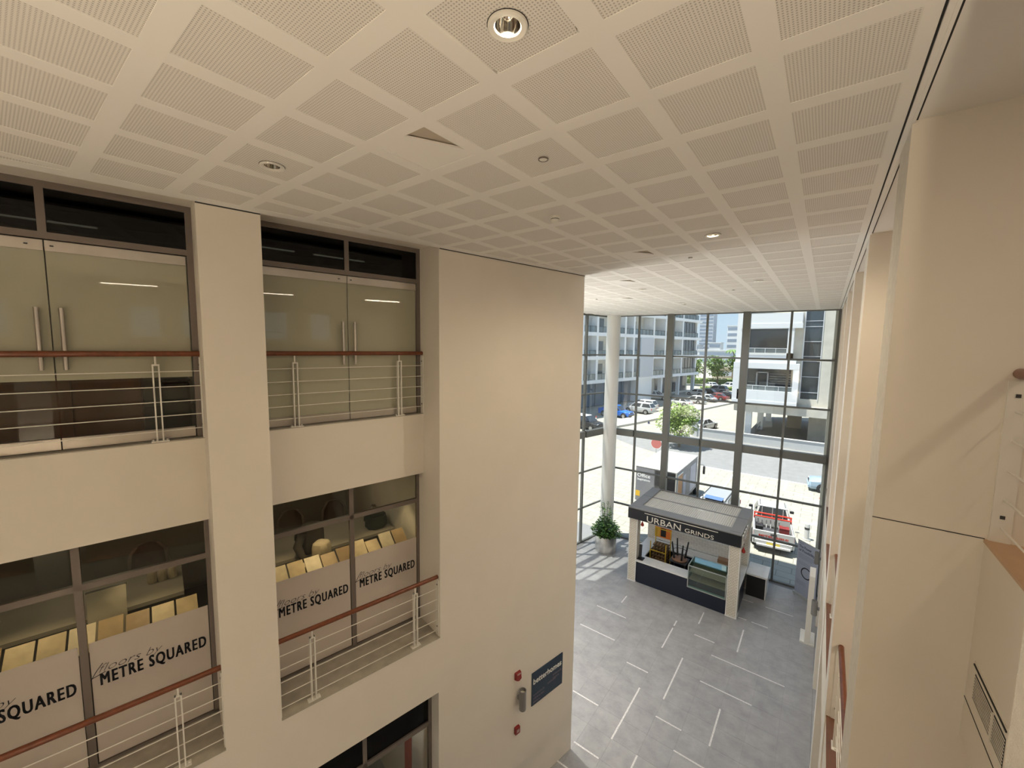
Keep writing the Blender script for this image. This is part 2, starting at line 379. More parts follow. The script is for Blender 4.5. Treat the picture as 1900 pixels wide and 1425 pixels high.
# ---- lobby left side
struct('wall_lobby', MB(TS).box(7.3, 11.6, 0, .2, 0, 12.4), M_wall, 'plain white lobby wall hidden past the left corner')
struct('wall_front', MB().box(.34, 4.2, 21.45, 21.7, 0, 12.4), M_wall, 'white end wall beside the glass front')
# ---- right wall: piers, spandrels, corridor
PIER = [-6.2, -2.75, .745, 4.25, 7.88, 11.55, 15.2, 18.85]
wr = sthing('wall_right', 'row of white full height piers along the right side')
for y in PIER:
    mb = MB().box(.382, 1.5, y, y+.6, 0, CEIL+.012)
    po_ = struct('pier', mb, M_wall, parent=wr); po_.data.materials.append(M_wallr)
    for pg in po_.data.polygons:
        if pg.normal.x < -.9: pg.material_index = 1
ends = PIER+[21.45]
for k in range(len(PIER)):
    a = PIER[k]+.6; b = ends[k+1]
    struct('spandrel', MB().box(.98, 1.22, a, b, 7.75, 9.24), M_wall, parent=wr)
    struct('spandrel', MB().box(.40, 1.22, a, b, 3.6, 4.74), M_wall, parent=wr)
    struct('back_panel', MB().box(1.0, 1.1, a, b, 0, 3.6), M_wall, parent=wr)
M_warmsill = mat('peach_sill_tile', (.55, .36, .22), .5, noise=.08)
M_brownfl = mat('brown_corridor_floor', (.16, .07, .04), .5, noise=.1)
sw = sthing('trim_3', 'peach tiled sills and brown corridor floors on the right')
for k in range(len(PIER)):
    a = PIER[k]+.6; b = ends[k+1]
    struct('sill', MB().box(.975, 1.22, a, b, 9.24, 9.262), M_warmsill, parent=sw)
    struct('sill', MB().box(.395, 1.22, a, b, 4.74, 4.752), M_brownfl, parent=sw)
struct('corridor_floor', MB().box(1.22, 4.2, -6, 21.45, 8.9, 9.2).box(1.22, 4.2, -6, 21.45, 4.4, 4.7), M_brownfl, parent=sw)
wc = MB()
wins = [(-4.6, -3.9), (-1.55, -.75), (-.2, .6), (2.2, 3.0), (3.85, 4.65), (8.5, 9.4), (12, 12.9)]
wc.box(4.2, 4.4, -6.2, 21.7, 0, 10.7).box(4.2, 4.4, -6.2, 21.7, 11.7, 12.4)
ys = [-6.2]+[v for ab in wins for v in ab]+[21.7]
for k in range(0, len(ys), 2): wc.box(4.2, 4.4, ys[k], ys[k+1], 10.7, 11.7)
struct('wall_corridor', wc, M_wall, 'white back wall of the right hand corridors with small windows')
for k, (a, b) in enumerate(wins):
    t = sthing('window_%d' % (20+k), 'small louvred window in the corridor back wall')
    struct('pane', MB().box(4.3, 4.31, a, b, 10.7, 11.7), M_glass, parent=t)
    for q in range(6): struct('louvre', MB().box(4.32, 4.36, a, b, 10.78+q*.16, 10.81+q*.16), M_white, parent=t)
struct('ceiling_corridor', MB().box(.411, 4.3, -6.2, 21.5, CEIL+.006, CEIL+.06).box(1.22, 4.2, -6, 21.4, 7.75, 7.8).box(1.1, 4.2, -6, 21.4, 3.6, 3.65), M_ceil, 'plain white soffit over the right hand corridors')
# ---- back wall with a window added to let daylight in (behind the viewer)
bw = MB().box(-8.5, 4.4, -6.3, -6.1, 0, 2.6).box(-8.5, 4.4, -6.3, -6.1, 7.2, 12.4).box(-8.5, -4.65, -6.3, -6.1, 2.6, 7.2).box(-1.55, 4.4, -6.3, -6.1, 2.6, 7.2)
struct('wall_back', bw, M_wall, 'white back wall of the atrium behind the viewer')
t = sthing('window_9', 'tall glazed opening added behind the viewer for daylight')
for k in range(3): struct('mullion', MB().box(-4.65+k*1.51, -4.57+k*1.51, -6.28, -6.14, 2.6, 7.2), M_frame, parent=t)
struct('pane', MB().box(-4.65, -1.55, -6.22, -6.2, 2.6, 7.2), M_glass, parent=t)
# ---- glass front
ZR = [0.0, 1.92, 3.90, 5.96, 8.07, 10.14, 12.26]
TB = [-5.73, -4.08, -2.47, -.82, .83, 2.5, 4.12]
g = sthing('window_1', 'tall grey framed glass front of the lobby')
for t in TB:
    big = t in (-2.47, .83); hw = .15 if big else .045
    struct('mullion', MB(TF).box(t-hw, t+hw, -.26 if big else -.10, .03, 0, 12.3), M_frame, parent=g)
for z in ZR[1:-1]:
    big = abs(z-5.96) < .01; hh = .17 if big else .04
    for k in range(len(TB)-1):
        struct('transom', MB(TF).box(TB[k]+.045, TB[k+1]-.045, -.22 if big else -.08, .02, z-hh, z+hh), M_frame, parent=g)
struct('sill_rail', MB(TF).box(-5.73, 4.12, -.1, .03, 0, .07), M_frame, parent=g)
struct('head_rail', MB(TF).box(-5.73, 4.12, -.06, .03, 12.19, 12.26), M_frame, parent=g)
for k in range(len(TB)-1):
    for r in range(6): struct('pane', MB(TF).box(TB[k]+.03, TB[k+1]-.03, -.012, 0, ZR[r]+.03, ZR[r+1]-.03), M_glass, parent=g)
M_fwhite = mat('white_outer_reveal', (.85, .85, .83), .5)
struct('reveal', MB(TF).box(3.99, 4.075, .03, .16, 0, 12.3), M_fwhite, parent=g)
struct('end_post', MB(TF).box(4.165, 4.45, -.12, .3, 0, 12.3), M_wall, parent=g)
g = sthing('window_2', 'glass side wall of the lobby left of the round column')
UB = [.06, 2.02, 3.8, 5.6, 7.3]
for u in UB: struct('mullion', MB(TS).box(u-.05, u+.05, -.10, .03, 0, 12.3), M_frame, parent=g)
for z in ZR[1:-1]:
    big = abs(z-5.96) < .01; hh = .17 if big else .035
    for k in range(len(UB)-1): struct('transom', MB(TS).box(UB[k]+.05, UB[k+1]-.05, -.2 if big else -.07, .02, z-hh, z+hh), M_frame, parent=g)
struct('sill_rail', MB(TS).box(0, 7.3, -.1, .03, 0, .07), M_frame, parent=g)
struct('head_rail', MB(TS).box(0, 7.3, -.06, .03, 12.17, 12.26), M_frame, parent=g)
for k in range(len(UB)-1):
    for r in range(6): struct('pane', MB(TS).box(UB[k]+.03, UB[k+1]-.03, -.012, 0, ZR[r]+.03, ZR[r+1]-.03), M_glass, parent=g)
M_column = mat('pale_column_paint', (.78, .775, .74), .55)
cb = MB().lathe((-9.13, 20.78), [(.36, 0), (.36, 12.25)], 40, cap=True)
solo('round_column', cb, M_column, 'tall round pale column in the glass corner of the lobby', 'column', (-9.13, 20.78, 0), smooth=True)

# ================================================================== OPENINGS OF THE LEFT WALL
def office_door(name, label, a, b, clear_below=None):
    r = sthing(name, label); m = (a+b)/2; o0, o1 = -.75, -.69
    F = lambda nm, s0, s1, z0, z1, mt=M_bronze, oo=(o0, o1): struct(nm, MB(TL).box(s0, s1, oo[0], oo[1], z0, z1), mt, parent=r)
    F('frame_head', a, b, 12.255, 12.332); F('frame_jamb', a, a+.07, 9.262, 12.255); F('frame_jamb', b-.07, b, 9.262, 12.255)
    F('frame_transom', a+.07, b-.07, 11.70, 11.775); F('frame_mullion', m-.035, m+.035, 11.775, 12.255)
    F('transom_pane', a+.07, m-.035, 11.775, 12.255, M_dglass, (-.725, -.715)); F('transom_pane', m+.035, b-.07, 11.775, 12.255, M_dglass, (-.725, -.715))
    for s0, s1, hs in ((a+.085, m-.006, m-.136), (m+.006, b-.085, m+.056)):
        lf = F('door_leaf', s0, s1, 9.42 if clear_below is None else clear_below, 11.57, M_frost, (-.727, -.715))
        if clear_below: struct('clear_glass', MB(TL).box(s0, s1, -.727, -.715, 9.42, clear_below), M_cglass, parent=lf)
        struct('top_rail', MB(TL).box(s0, s1, -.74, -.70, 11.57, 11.685), M_steel, parent=lf)
        struct('bottom_rail', MB(TL).box(s0, s1, -.74, -.70, 9.285, 9.42), M_steel, parent=lf)
        hs += .04
        hb = MB(TL)
        hb.tube([(hs, -.655, 10.225), (hs, -.655, 10.935)], .022, 10).tube([(hs, -.79, 10.225), (hs, -.79, 10.935)], .017, 10)
        for z in (10.34, 10.82): hb.tube([(hs, -.79, z), (hs, -.655, z)], .009, 8)
        struct('handle', hb, M_steel, parent=lf, smooth=True)
        struct('lock', MB(TL).box(hs-.05, hs-.02, -.70, -.694, 11.62, 11.635), M_dark, parent=lf)
    return r
office_door('door_1', 'frosted glass double office door in the upper opening beside the long blank wall', .675, 3.34)
office_door('door_2', 'frosted glass double office door in the upper opening at the left edge', -2.665, 0, clear_below=10.10)

def shop_window(name, label, a, b):
    r = sthing(name, label); m = (a+b)/2+.012
    F = lambda nm, s0, s1, z0, z1, mt=M_bronze, oo=(-.84, -.78): struct(nm, MB(TL).box(s0, s1, oo[0], oo[1], z0, z1), mt, parent=r)
    F('frame_jamb', a, a+.06, 5.062, 8.11); F('frame_jamb', b-.055, b+.0, 5.062, 8.11); F('frame_mullion', m-.038, m+.038, 5.062, 8.11)
    F('frame_head', a, b, 8.05, 8.13); F('frame_sill', a, b, 5.062, 5.10)
    F('frame_transom', a+.06, b-.055, 7.475, 7.555)
    for s0, s1, t0 in ((a+.06, m-.038, None), (m+.038, b-.055, None)):
        F('pane', s0, s1, 7.555, 8.05, M_cglass, (-.812, -.80)); p = F('pane', s0, s1, 5.10, 7.475, M_cglass, (-.812, -.80))
        fm = struct('window_film', MB(TL).box(s0+.01, s1-.01, -.799, -.797, 5.11, 6.757), M_film, parent=p)
        e = s1-.045; st = e-1.095
        # words in two weights
        tm = text_mb('METRE SQUARED', .228, TL(st, -.796, 6.150), Ld, (0, 0, 1), .003, 0, 0, fit=1.085, space=1.2); tm = bolder(tm, Ld, .005)
        o_ = struct('lettering', tm, M_ink, parent=p)
        tm = text_mb('floors by', .150, TL(st-.01, -.796, 6.325), (Ld+Vector((0, 0, .0))).normalized(), (0, 0, 1), .003, .45, -.0035, fit=.62)
        o_ = struct('script_lettering', tm, M_ink, parent=p)
        sb = MB(TL).tube([(st-.15, -.795, 6.245), (st-.08, -.795, 6.275), (st+.05, -.795, 6.315)], .004, 6).tube([(st-.12, -.795, 6.20), (st-.03, -.795, 6.36), (st+.03, -.795, 6.44)], .004, 6)
        struct('script_lettering', sb, M_ink, parent=p)
    return r
shop_window('window_3', 'showroom window with frosted film and lettering in the middle opening beside the blank wall', .675, 3.34)
shop_window('window_4', 'showroom window with frosted film and lettering in the middle opening at the left edge', -2.665, 0)
# ground opening
r = sthing('window_5', 'dark framed shopfront in the ground level opening of the left wall')
F = lambda nm, s0, s1, z0, z1, mt=M_bronze, oo=(-.34, -.27): struct(nm, MB(TL).box(s0, s1, oo[0], oo[1], z0, z1), mt, parent=r)
F('frame_jamb', .675, .74, 0, 3.95); F('frame_jamb', 3.24, 3.305, 0, 3.95); F('frame_mullion', 1.94, 2.01, 0, 3.95); F('frame_transom', .74, 3.24, 3.09, 3.18); F('frame_head', .675, 3.34, 3.88, 3.96)
F('pane', .74, 1.94, 3.18, 3.88, M_dglass, (-.31, -.30)); F('pane', 2.01, 3.24, 3.18, 3.88, M_dglass, (-.31, -.30)); F('pane', .74, 1.94, .05, 3.09, M_cglass, (-.31, -.30)); F('pane', 2.01, 3.24, .05, 3.09, M_cglass, (-.31, -.30))
struct('return_strip', MB(TL).box(3.305, 3.34, -.34, -.0, 0, 3.95), M_wall, parent=r)
# inside of that shop: back panels and a lit ceiling lamp
struct('wall_shop', MB(TL).box(.0, 3.34, -3.2, -3.1, 0, 3.95), mat('brown_shop_wall', (.22, .15, .10), .7), 'brown back wall inside the ground level shop')
M_curtain = mat('red_curtain', (.45, .12, .10), .8)
cu_mb = MB()
pts = [TL(3.02+.018*math.sin(k*1.9), -.62-.28*k/14, 0) for k in range(15)]
cu_mb.loft([[(p.x, p.y, z) for p in pts]+[(p.x+.012, p.y+.012, z) for p in reversed(pts)] for z in (.4, 2.0, 3.05)])
solo('hanging_curtain', cu_mb, M_curtain, 'reddish hanging drape inside the ground level shopfront', 'curtain', tuple(pts[7]))

# ================================================================== RAILINGS
def railing(label, T, a, b, o, z0, ztop, posts, wires, ends=(True, True), rad=.036, postz=None):
    base = T((a+b)/2, o, z0)
    r = thing('railing', label, 'railing', tuple(base), group='steel wire railings with wooden handrails')
    part('handrail', MB(T).tube([(a, o, ztop), (b, o, ztop)], rad, 14), M_wood, r, True, True)
    pz = postz or (ztop-.135)
    for s in posts:
        p = part('post', MB(T).box(s-.038, s-.022, o-.03, o+.03, z0, pz).box(s+.022, s+.038, o-.03, o+.03, z0, pz).box(s-.038, s+.038, o-.02, o+.02, pz-.02, pz), M_white, r, world=True)
        part('post_rod', MB(T).tube([(s, o, pz-.01), (s, o, ztop-.02)], .011, 8), M_white, p, world=True)
        part('base_plate', MB(T).box(s-.09, s+.09, o-.045, o+.045, z0, z0+.012).cyl((s-.07, o), .012, z0+.012, z0+.03, 6).cyl((s+.07, o), .012, z0+.012, z0+.03, 6), M_white, p, world=True)
    for z in wires: part('wire', MB(T).tube([(a, o, z), (b, o, z)], .0065, 6), M_white, r, True, True)
    for q, on in ((a, ends[0]), (b, ends[1])):
        if on:
            s0, s1 = (q, q+.012) if q == a else (q-.012, q)
            e = part('end_plate', MB(T).box(s0, s1, o-.05, o+.05, z0, ztop-.05), M_white, r, world=True)
            for z in (z0+.18, ztop-.15):
                part('bolt', MB(T).box(s0-.004, s1+.004, o-.012, o+.012, z-.012, z+.012), M_dark, e, world=True)
    return r
UW = (10.18, 9.98, 9.785, 9.60, 9.405); MW = (5.99, 5.78, 5.575, 5.37, 5.165)
railing('wire railing with wooden handrail before the upper glass doors beside the blank wall', TL, .675, 3.34, -.625, 9.272, 10.412, (1.16, 2.875), UW)
railing('wire railing with wooden handrail before the upper glass doors at the left edge', TL, -2.665, 0, -.625, 9.272, 10.412, (-.455, -2.21), UW)
railing('wire railing with wooden handrail before the lettered window beside the blank wall', TL, .675, 3.34, -.09, 5.062, 6.225, (1.14, 2.877), MW)
railing('wire railing with wooden handrail before the lettered window at the left edge', TL, -2.665, 0, -.09, 5.062, 6.205, (-.455, -2.2), MW)
TR = lambda s, o, z: Vector((o, s, z))
railing('wire railing with handrail end at the right edge of the picture, beside the near pier', TR, 1.345, 4.25, 1.045, 9.262, 10.44, (3.5, 2.0), (10.18, 9.975, 9.77, 9.567, 9.365))
railing('wire railing with dark red handrail just past the near right pier, one floor down', TR, 4.85, 7.88, .50, 4.752, 5.97, (5.4, 7.3), (5.75, 5.55, 5.35, 5.15, 4.95))
railing('wire railing with dark red handrail past the second right pier, one floor down', TR, 8.48, 11.55, .50, 4.752, 5.93, (9.0, 11.0), (5.75, 5.55, 5.35, 5.15, 4.95))

# ================================================================== CEILING FIXTURES
M_reflector = mat('polished_reflector', (.62, .60, .56), .12, metal=1.0)
def downlight(x, y, label, pw=0, pc=(1, .95, .88)):
    r = thing('downlight', label, 'downlight', (x, y, CEIL), group='recessed ceiling downlights')
    n = 32
    part('rim', MB().lathe((0, 0), [(.105, .004), (.105, -.012), (.098, -.016), (.072, -.010), (.066, .0), (.066, .02)], n), M_white, r, True)
    part('reflector', MB().lathe((0, 0), [(.066, -.002), (.062, .03), (.05, .06), (.03, .08), (.0005, .09)], n), M_reflector, r, True)
    if pw: lamp('downlight_fill', 'SPOT', (x, y, CEIL-.02), pw, pc, .06, (0, 0, -1), 172 if pc[2] < .6 else 140, .5 if pc[2] < .6 else 1.0)  # spot added under an unlit fitting to brighten floor and walls
    part('joint', MB().lathe((0, 0), [(.109, .001), (.109, .0005), (.104, -.001)], n), M_void, r)
for x, y, l in ((-1.431, 1.785, 'large round recessed downlight at the top centre of the ceiling'), (-4.276, 1.797, 'round recessed downlight above the left pier'), (-1.44, 6.683, 'bright rimmed round downlight on the right half of the ceiling'), (-1.441, 11.724, 'small far downlight right of the middle near the facade end'), (-4.326, 11.75, 'small far downlight past the end of the left wall'), (-4.39, 16.0, 'tiny downlight beside the far smoke detector'), (-4.44, 19.33, 'tiny downlight right above the glass front centre'), (-2.70, 19.13, 'tiny downlight above the thick right mullion'), (-6.5, 17.62, 'tiny downlight near the round column')):
    downlight(x, y, l, 105 if y > 7 else ((28 if y < 3 else 88) if x > -2 else 0), (.93, .96, 1) if y > 7 else (1, .82, .58))
def detector(x, y, label):
    r = thing('smoke_detector', label, 'smoke detector', (x, y, CEIL), group='ceiling smoke detectors')
    part('base', MB().lathe((0, 0), [(.06, .004), (.06, -.02), (.055, -.025)], 24, True), M_white, r, True)
    part('head', MB().lathe((0, 0), [(.055, -.022), (.052, -.05), (.04, -.065)], 24, True), M_white, r, True)
    part('grille', MB().lathe((0, 0), [(.0545, -.03), (.055, -.038)], 24), M_dark, r)
detector(-2.888, 4.625, 'white round smoke detector hanging mid ceiling')
detector(-4.38, 16.35, 'small far smoke detector above the glass front')
def ring(x, y, label, rr=.045):
    r = thing('ceiling_ring', label, 'sprinkler', (x, y, CEIL), group='flush sprinkler covers')
    part('cover', MB().lathe((0, 0), [(.0005, -.006), (rr*.8, -.006), (rr*.86, 0)], 24), M_white, r)
    part('collar', MB().lathe((0, 0), [(rr*.86, .001), (rr*.86, -.009), (rr, -.009), (rr, .001)], 24), M_bronze, r)
ring(-2.118, 3.171, 'thin ringed flush sprinkler cover nearest the viewer')
ring(-2.108, 8.10, 'small flush sprinkler cover past the bright rimmed downlight', .035)
ring(-2.216, 13.18, 'tiny flush sprinkler cover far along the ceiling', .035)
ring(-6.52, 13.31, 'tiny flush sprinkler cover past the left wall corner', .035)

# ================================================================== THINGS ON THE WALLS
sg = thing('wall_sign', 'dark blue betterhomes poster board on the blank left wall'.replace('betterhomes ', 'lettered '), 'sign', tuple(TL(6.3, .0, 2.12)))
M_navysign = mat('dark_teal_print', (.005, .026, .06), .4); M_print = mat('white_print', (.85, .85, .8), .6); M_dimprint = mat('dim_mauve_print', (.16, .12, .17), .6)
part('board', MB(TL).box(5.79, 6.848, 0, .018, 2.128, 2.953), M_navysign, sg, world=True)
part('lettering', text_mb('betterhomes', .20, TL(5.83, .019, 2.66), Ld, (0, 0, 1), .003, 0, .004, fit=.97), M_print, sg, world=True)
for k, (s0, zz, tx, fw) in enumerate(((5.84, 2.36, 'Property', .36), (5.84, 2.27, 'Services', .36), (5.84, 2.18, 'Dubai', .2), (6.32, 2.40, 'Lounge', .26), (6.5, 2.52, 'Ground', .28), (6.5, 2.43, 'Floor', .2))):
    mb = MB(TL)
    x = s0
    while x < s0+fw: 
        wdt = random.uniform(.03, .06); mb.box(x, x+wdt, .0185, .0195, zz, zz+random.uniform(.03, .05)); x += wdt+.015
    part('small_print', mb, M_dimprint, sg, world=True)
M_red = mat('fire_red_plastic', (.27, .018, .015), .4)
fa = thing('fire_alarm', 'red fire alarm sounder above the cylinder wall lamp', 'fire alarm', tuple(TL(5.33, 0, 3.06)))
part('housing', MB(TL).loft([[(5.25, .0, 3.10), (5.33, 0, 3.06), (5.41, 0, 3.10), (5.41, 0, 3.27), (5.25, 0, 3.27)], [(5.26, .075, 3.115), (5.33, .075, 3.08), (5.40, .075, 3.115), (5.40, .06, 3.26), (5.26, .06, 3.26)]]), M_red, fa, world=True)
part('lens', MB(TL).box(5.28, 5.38, .06, .07, 3.225, 3.258), mat('dull_lens', (.5, .3, .28), .3), fa, world=True)
cp = thing('call_point', 'red square break glass call point low on the blank wall', 'call point', tuple(TL(5.33, 0, 1.76)))
part('box', MB(TL).box(5.265, 5.395, 0, .06, 1.77, 1.93), M_red, cp, world=True)
part('glass', MB(TL).box(5.295, 5.365, .06, .064, 1.81, 1.88), mat('call_glass', (.55, .4, .36), .3), cp, world=True)
M_sconce = mat('satin_grey_metal', (.30, .29, .28), .4, metal=.5)
UPW = 125
def sconce(T, s, o, z, label, power=0, lc=(1, .82, .60)):
    r = thing('wall_lamp', label, 'wall lamp', tuple(T(s, o, z)), group='cylinder up and down wall lamps')
    c = T(s, o+.13, z)
    part('cylinder', MB().lathe((c.x, c.y), [(.001, z-.20), (.075, z-.235), (.08, z-.22), (.08, z+.235), (.068, z+.235), (.06, z+.15), (.001, z+.14)], 28), M_sconce, r, True, True)
    part('bracket', MB(T).box(s-.04, s+.04, o, o+.07, z-.04, z+.04), M_sconce, r, world=True)
    part('lamp_glass', MB().lathe((c.x, c.y), [(.001, z+.16), (.062, z+.165)], 24), mat('lamp_glass_warm', (.8, .75, .65), .3), r, True, True)
    if power:  # light only in the added, unseen lamps
        lamp('added_uplight', 'SPOT', (c.x, c.y, z+.26), power, lc, .7 if lc[2] > .7 else .07, (0, 0, 1), 150, 1.0)
        lamp('added_downbeam', 'SPOT', (c.x, c.y, z-.27), power*.6, lc, .07, (0, 0, -1), 130, 1.0)
    return r
sconce(TL, 5.39, 0, 2.63, 'grey cylinder wall lamp between the red alarm and call point', 0)
TRn = lambda s, o, z: Vector((.382-o, s, z))
sconce(TRn, 19.05, 0, 2.62, 'grey cylinder wall lamp overlapping the roll up banner', 0)
sconce(TRn, 15.45, 0, 2.50, 'grey cylinder wall lamp behind the white floor stand', 0)
TE = lambda s, o, z: LP+Ld*(WEND+o)+Ln*s+Vector((0, 0, z))
TSi = lambda s, o, z: TS(s, -o, z)
sconce(TSi, 8.4, 0, 5.0, 'added lit cylinder wall lamp on the hidden lobby wall', 520, (1, .97, .92))  # these lobby lamps are added out of view to brighten the far ceiling
sconce(TSi, 10.2, 0, 5.0, 'added lit cylinder wall lamp deep on the hidden lobby wall', 520, (1, .97, .92))
sconce(TE, -2.6, 0, 5.0, 'added lit cylinder wall lamp round the corner of the left wall', 520, (1, .97, .92))
# lit lamps added on the unseen walls behind the viewer to brighten the ceiling
for T_, s_, z_, w_, l_ in ((TRn, -5.9, 7.0, 1, 'added lit cylinder wall lamp on the rearmost pier behind the viewer'), (TRn, -2.45, 7.0, 1, 'added lit cylinder wall lamp on the pier behind the viewer'), (TL, -4.0, 7.0, 1, 'added lit cylinder wall lamp on the left wall behind the viewer'), (TL, -6.4, 7.0, 1, 'added lit cylinder wall lamp at the far back of the left wall')):
    sconce(T_, s_, 0, z_, l_, UPW*(2.9 if T_ is TRn else .2))
# ventilation grille in the right spandrel
vg = thing('vent_grille', 'white louvred vent grille low on the right spandrel', 'vent', (.98, 3.75, 8.0))
part('panel', MB().box(.974, .98, 3.40, 4.12, 8.10, 8.42), M_wall, vg, world=True)
part('backing', MB().box(.9715, .974, 3.455, 4.055, 8.175, 8.36), M_void, vg, world=True)
for y0, y1 in ((3.455, 3.655), (3.668, 4.055)):
    for k in range(9): part('louvre', MB().box(  .968, .9715, y0, y1, 8.180+k*.0205, 8.186+k*.0205), M_wall, vg, world=True)
part('divider', MB().box(.962, .974, 3.655, 3.668, 8.17, 8.365), M_wall, vg, world=True)
part('slot', MB().box(.968, .974, 3.455, 4.10, 8.40, 8.41), M_void, vg, world=True)
struct('trim_6', MB().box(.977, .981, 1.345, 4.25, 8.058, 8.064).box(.38, .98, 4.2475, 4.25, 9.262, 9.268), M_void, 'fine dark joint lines in the near right spandrel and pier')
# linear lamps added out of view under the right corridor soffit for atrium light
M_tube = mat('lit_tube', (1, 1, 1), .5, emit=(1, .84, .64), estr=14)
for k, (x, y, z) in enumerate(((2.3, -4.4, 12.2), (2.3, -1.0, 12.2), (2.3, 2.6, 12.2), (2.3, 6.2, 12.2), (2.3, 9.8, 12.2), (2.3, 13.4, 12.2), (2.3, 17.2, 12.2), (2.3, 0.0, 7.7), (2.3, 6.2, 7.7), (2.3, 9.8, 7.7), (2.3, 13.4, 7.7))):
    r = thing('added_linear_lamp', 'added linear ceiling lamp in the right hand corridor, out of direct view', 'lamp', (x, y, z), group='added corridor linear lamps')
    part('housing', MB().box(-.05, .05, -.65, .65, .0, .05), M_white, r)
    part('diffuser', MB().box(-.04, .04, -.62, .62, -.012, .0), M_tube, r)
    lamp('added_corridor_light', 'AREA', (x, y, z-.03), ({2.6: .2, -1.0: 1.2}.get(y, 6) if z > 9 else 18) if -6 < y < 5 else (13 if y < 8 else 10), (1, .83, .62), .12, (0, 0, -1), sy=1.25)

# ================================================================== SHOWROOM BEHIND THE LETTERED WINDOWS
M_plank = [mat('plank_sample_%d' % k, c, .5, noise=.12, scale=9) for k, c in enumerate(((.62, .50, .33), (.55, .42, .25), (.70, .60, .45), (.45, .32, .18), (.38, .25, .13)))]
kk = 0
ORD = ['first','second','third','fourth','fifth','sixth','seventh','eighth','ninth','tenth','eleventh','twelfth']
def samples(a, b, lab):
    global kk
    s = a
    while s < b:
        wd = .245+.0*random.choice((1,2,3)); h = random.choice((6.74, 6.77, 6.81)); 
        mb = MB(TL).loft([[(s, -.96, 6.56), (s+wd, -.96, 6.56), (s+wd, -.97, 6.54), (s, -.97, 6.54)], [(s, -1.28, h), (s+wd, -1.28, h), (s+wd, -1.29, h-.02), (s, -1.29, h-.02)]])
        solo('floor_sample', mb, M_plank[kk % 5], ORD[int((s-a)/.27)]+' '+lab, 'sample board', tuple(TL(s+wd/2, -1.0, 6.5)), 'wood floor sample boards leaning behind the film')
        kk += 1; s += wd+.025
samples(.80, 3.2, 'wood sample board from left behind the film beside the blank wall')
samples(-2.3, -.15, 'wood sample board from left behind the film at the left edge')
M_rack = mat('rack_dark', (.09, .085, .08), .7)
M_table = mat('pale_table_top', (.42, .38, .32), .4, noise=.06, scale=2)
for a, b, side in ((.70, 3.3, 'beside the blank wall'), (-2.6, -.05, 'at the left edge')):
    t = thing('sample_rack', 'dark sample rack behind the frosted film '+side, 'rack', tuple(TL((a+b)/2, -1.1, 5.07)))
    part('rack_body', MB(TL).box(a, b, -1.3, -.95, 5.07, 6.49), M_rack, t, world=True)
    part('rack_lip', MB(TL).box(a, b, -.975, -.955, 6.49, 6.53), M_rack, t, world=True)
for a, b, side in ((.60, 3.30, 'beside the blank wall'), (-2.8, -.30, 'at the left edge')):
    t = thing('long_table', 'long pale showroom table seen through the window '+side, 'table', tuple(TL((a+b)/2, -2.4, 5.07)))
    part('table_top', MB(TL).box(a, b, -3.1, -1.85, 6.50, 6.56), M_table, t, world=True)
    part('front_panel', MB(TL).box(a, b, -1.92, -1.88, 5.07, 6.50), mat('table_front', (.12, .11, .10), .7), t, world=True)
    for s in (a+.1, b-.16): part('leg', MB(TL).box(s, s+.06, -3.05, -2.99, 5.07, 6.50), M_rack, t, world=True)
M_chair = mat('taupe_upholstery', (.20, .16, .13), .8)
def round_chair(s, o, label):
    c = TL(s, o, 5.07)
    r = thing('round_back_chair', label, 'chair', tuple(c), math.atan2(Ln.y, Ln.x)-PI/2, 'round backed showroom chairs')
    ng = 14
    back = []
    for zz, rr in ((.95, .26), (1.3, .30), (1.62, .27), (1.75, .18)):
        back.append([(rr*math.cos(PI*k/ng+PI), -.02+rr*.9*math.sin(PI*k/ng+PI), zz) for k in range(ng+1)]+[((rr-.05)*math.cos(PI*k/ng+PI), -.02+(rr-.05)*.9*math.sin(PI*k/ng+PI), zz) for k in range(ng, -1, -1)])
    part('backrest', MB().loft(back), M_chair, r, True)
    part('seat', MB().lathe((0, 0), [(.001, .95), (.25, .96), (.27, 1.02), (.24, 1.07), (.001, 1.08)], 20), M_chair, r, True)
    for x, y in ((-.18, -.18), (.18, -.18), (.18, .18), (-.18, .18)): part('leg', MB().tube([(x, y, .96), (x*1.15, y*1.15, 0)], .015, 8), M_black, r)
round_chair(.95, -3.5, 'round backed taupe chair, left of the three beyond the table beside the blank wall')
round_chair(1.62, -3.5, 'round backed taupe chair, middle of the three beyond the table beside the blank wall')
round_chair(2.55, -3.5, 'round backed taupe chair, right of the three beyond the table beside the blank wall')
round_chair(-.75, -3.5, 'round backed taupe chair beyond the table at the left edge')
# things on that table
M_green = mat('dark_green_fabric', (.022, .035, .022), .8, noise=.1, scale=20); M_creamcloth = mat('cream_cloth', (.55, .46, .33), .9, noise=.1, scale=12); M_darkcloth = mat('charcoal_cloth', (.05, .04, .032), .9, noise=.2, scale=15)
b_ = thing('green_bag', 'dark green flat topped bag on the showroom table', 'bag', tuple(TL(3.0, -2.15, 6.56)))
def pillow(T, s0, s1, o0, o1, z0, z1, k=.25):
    rings = []
    for f, e in ((0, .12), (.15, 0), (.7, .02), (.93, .10), (1, .25)):
        ds = (s1-s0)*e*.5; do = (o1-o0)*e*.5; z = z0+(z1-z0)*f; c = .3*min(s1-s0, o1-o0)
        rings.append([(s0+ds+c, o0+do, z), (s1-ds-c, o0+do, z), (s1-ds, o0+do+c, z), (s1-ds, o1-do-c, z), (s1-ds-c, o1-do, z), (s0+ds+c, o1-do, z), (s0+ds, o1-do-c, z), (s0+ds, o0+do+c, z)])
    return MB(T).loft(rings)
part('body', pillow(TL, 2.80, 3.25, -2.35, -1.98, 6.56, 6.80), M_green, b_, True, True)
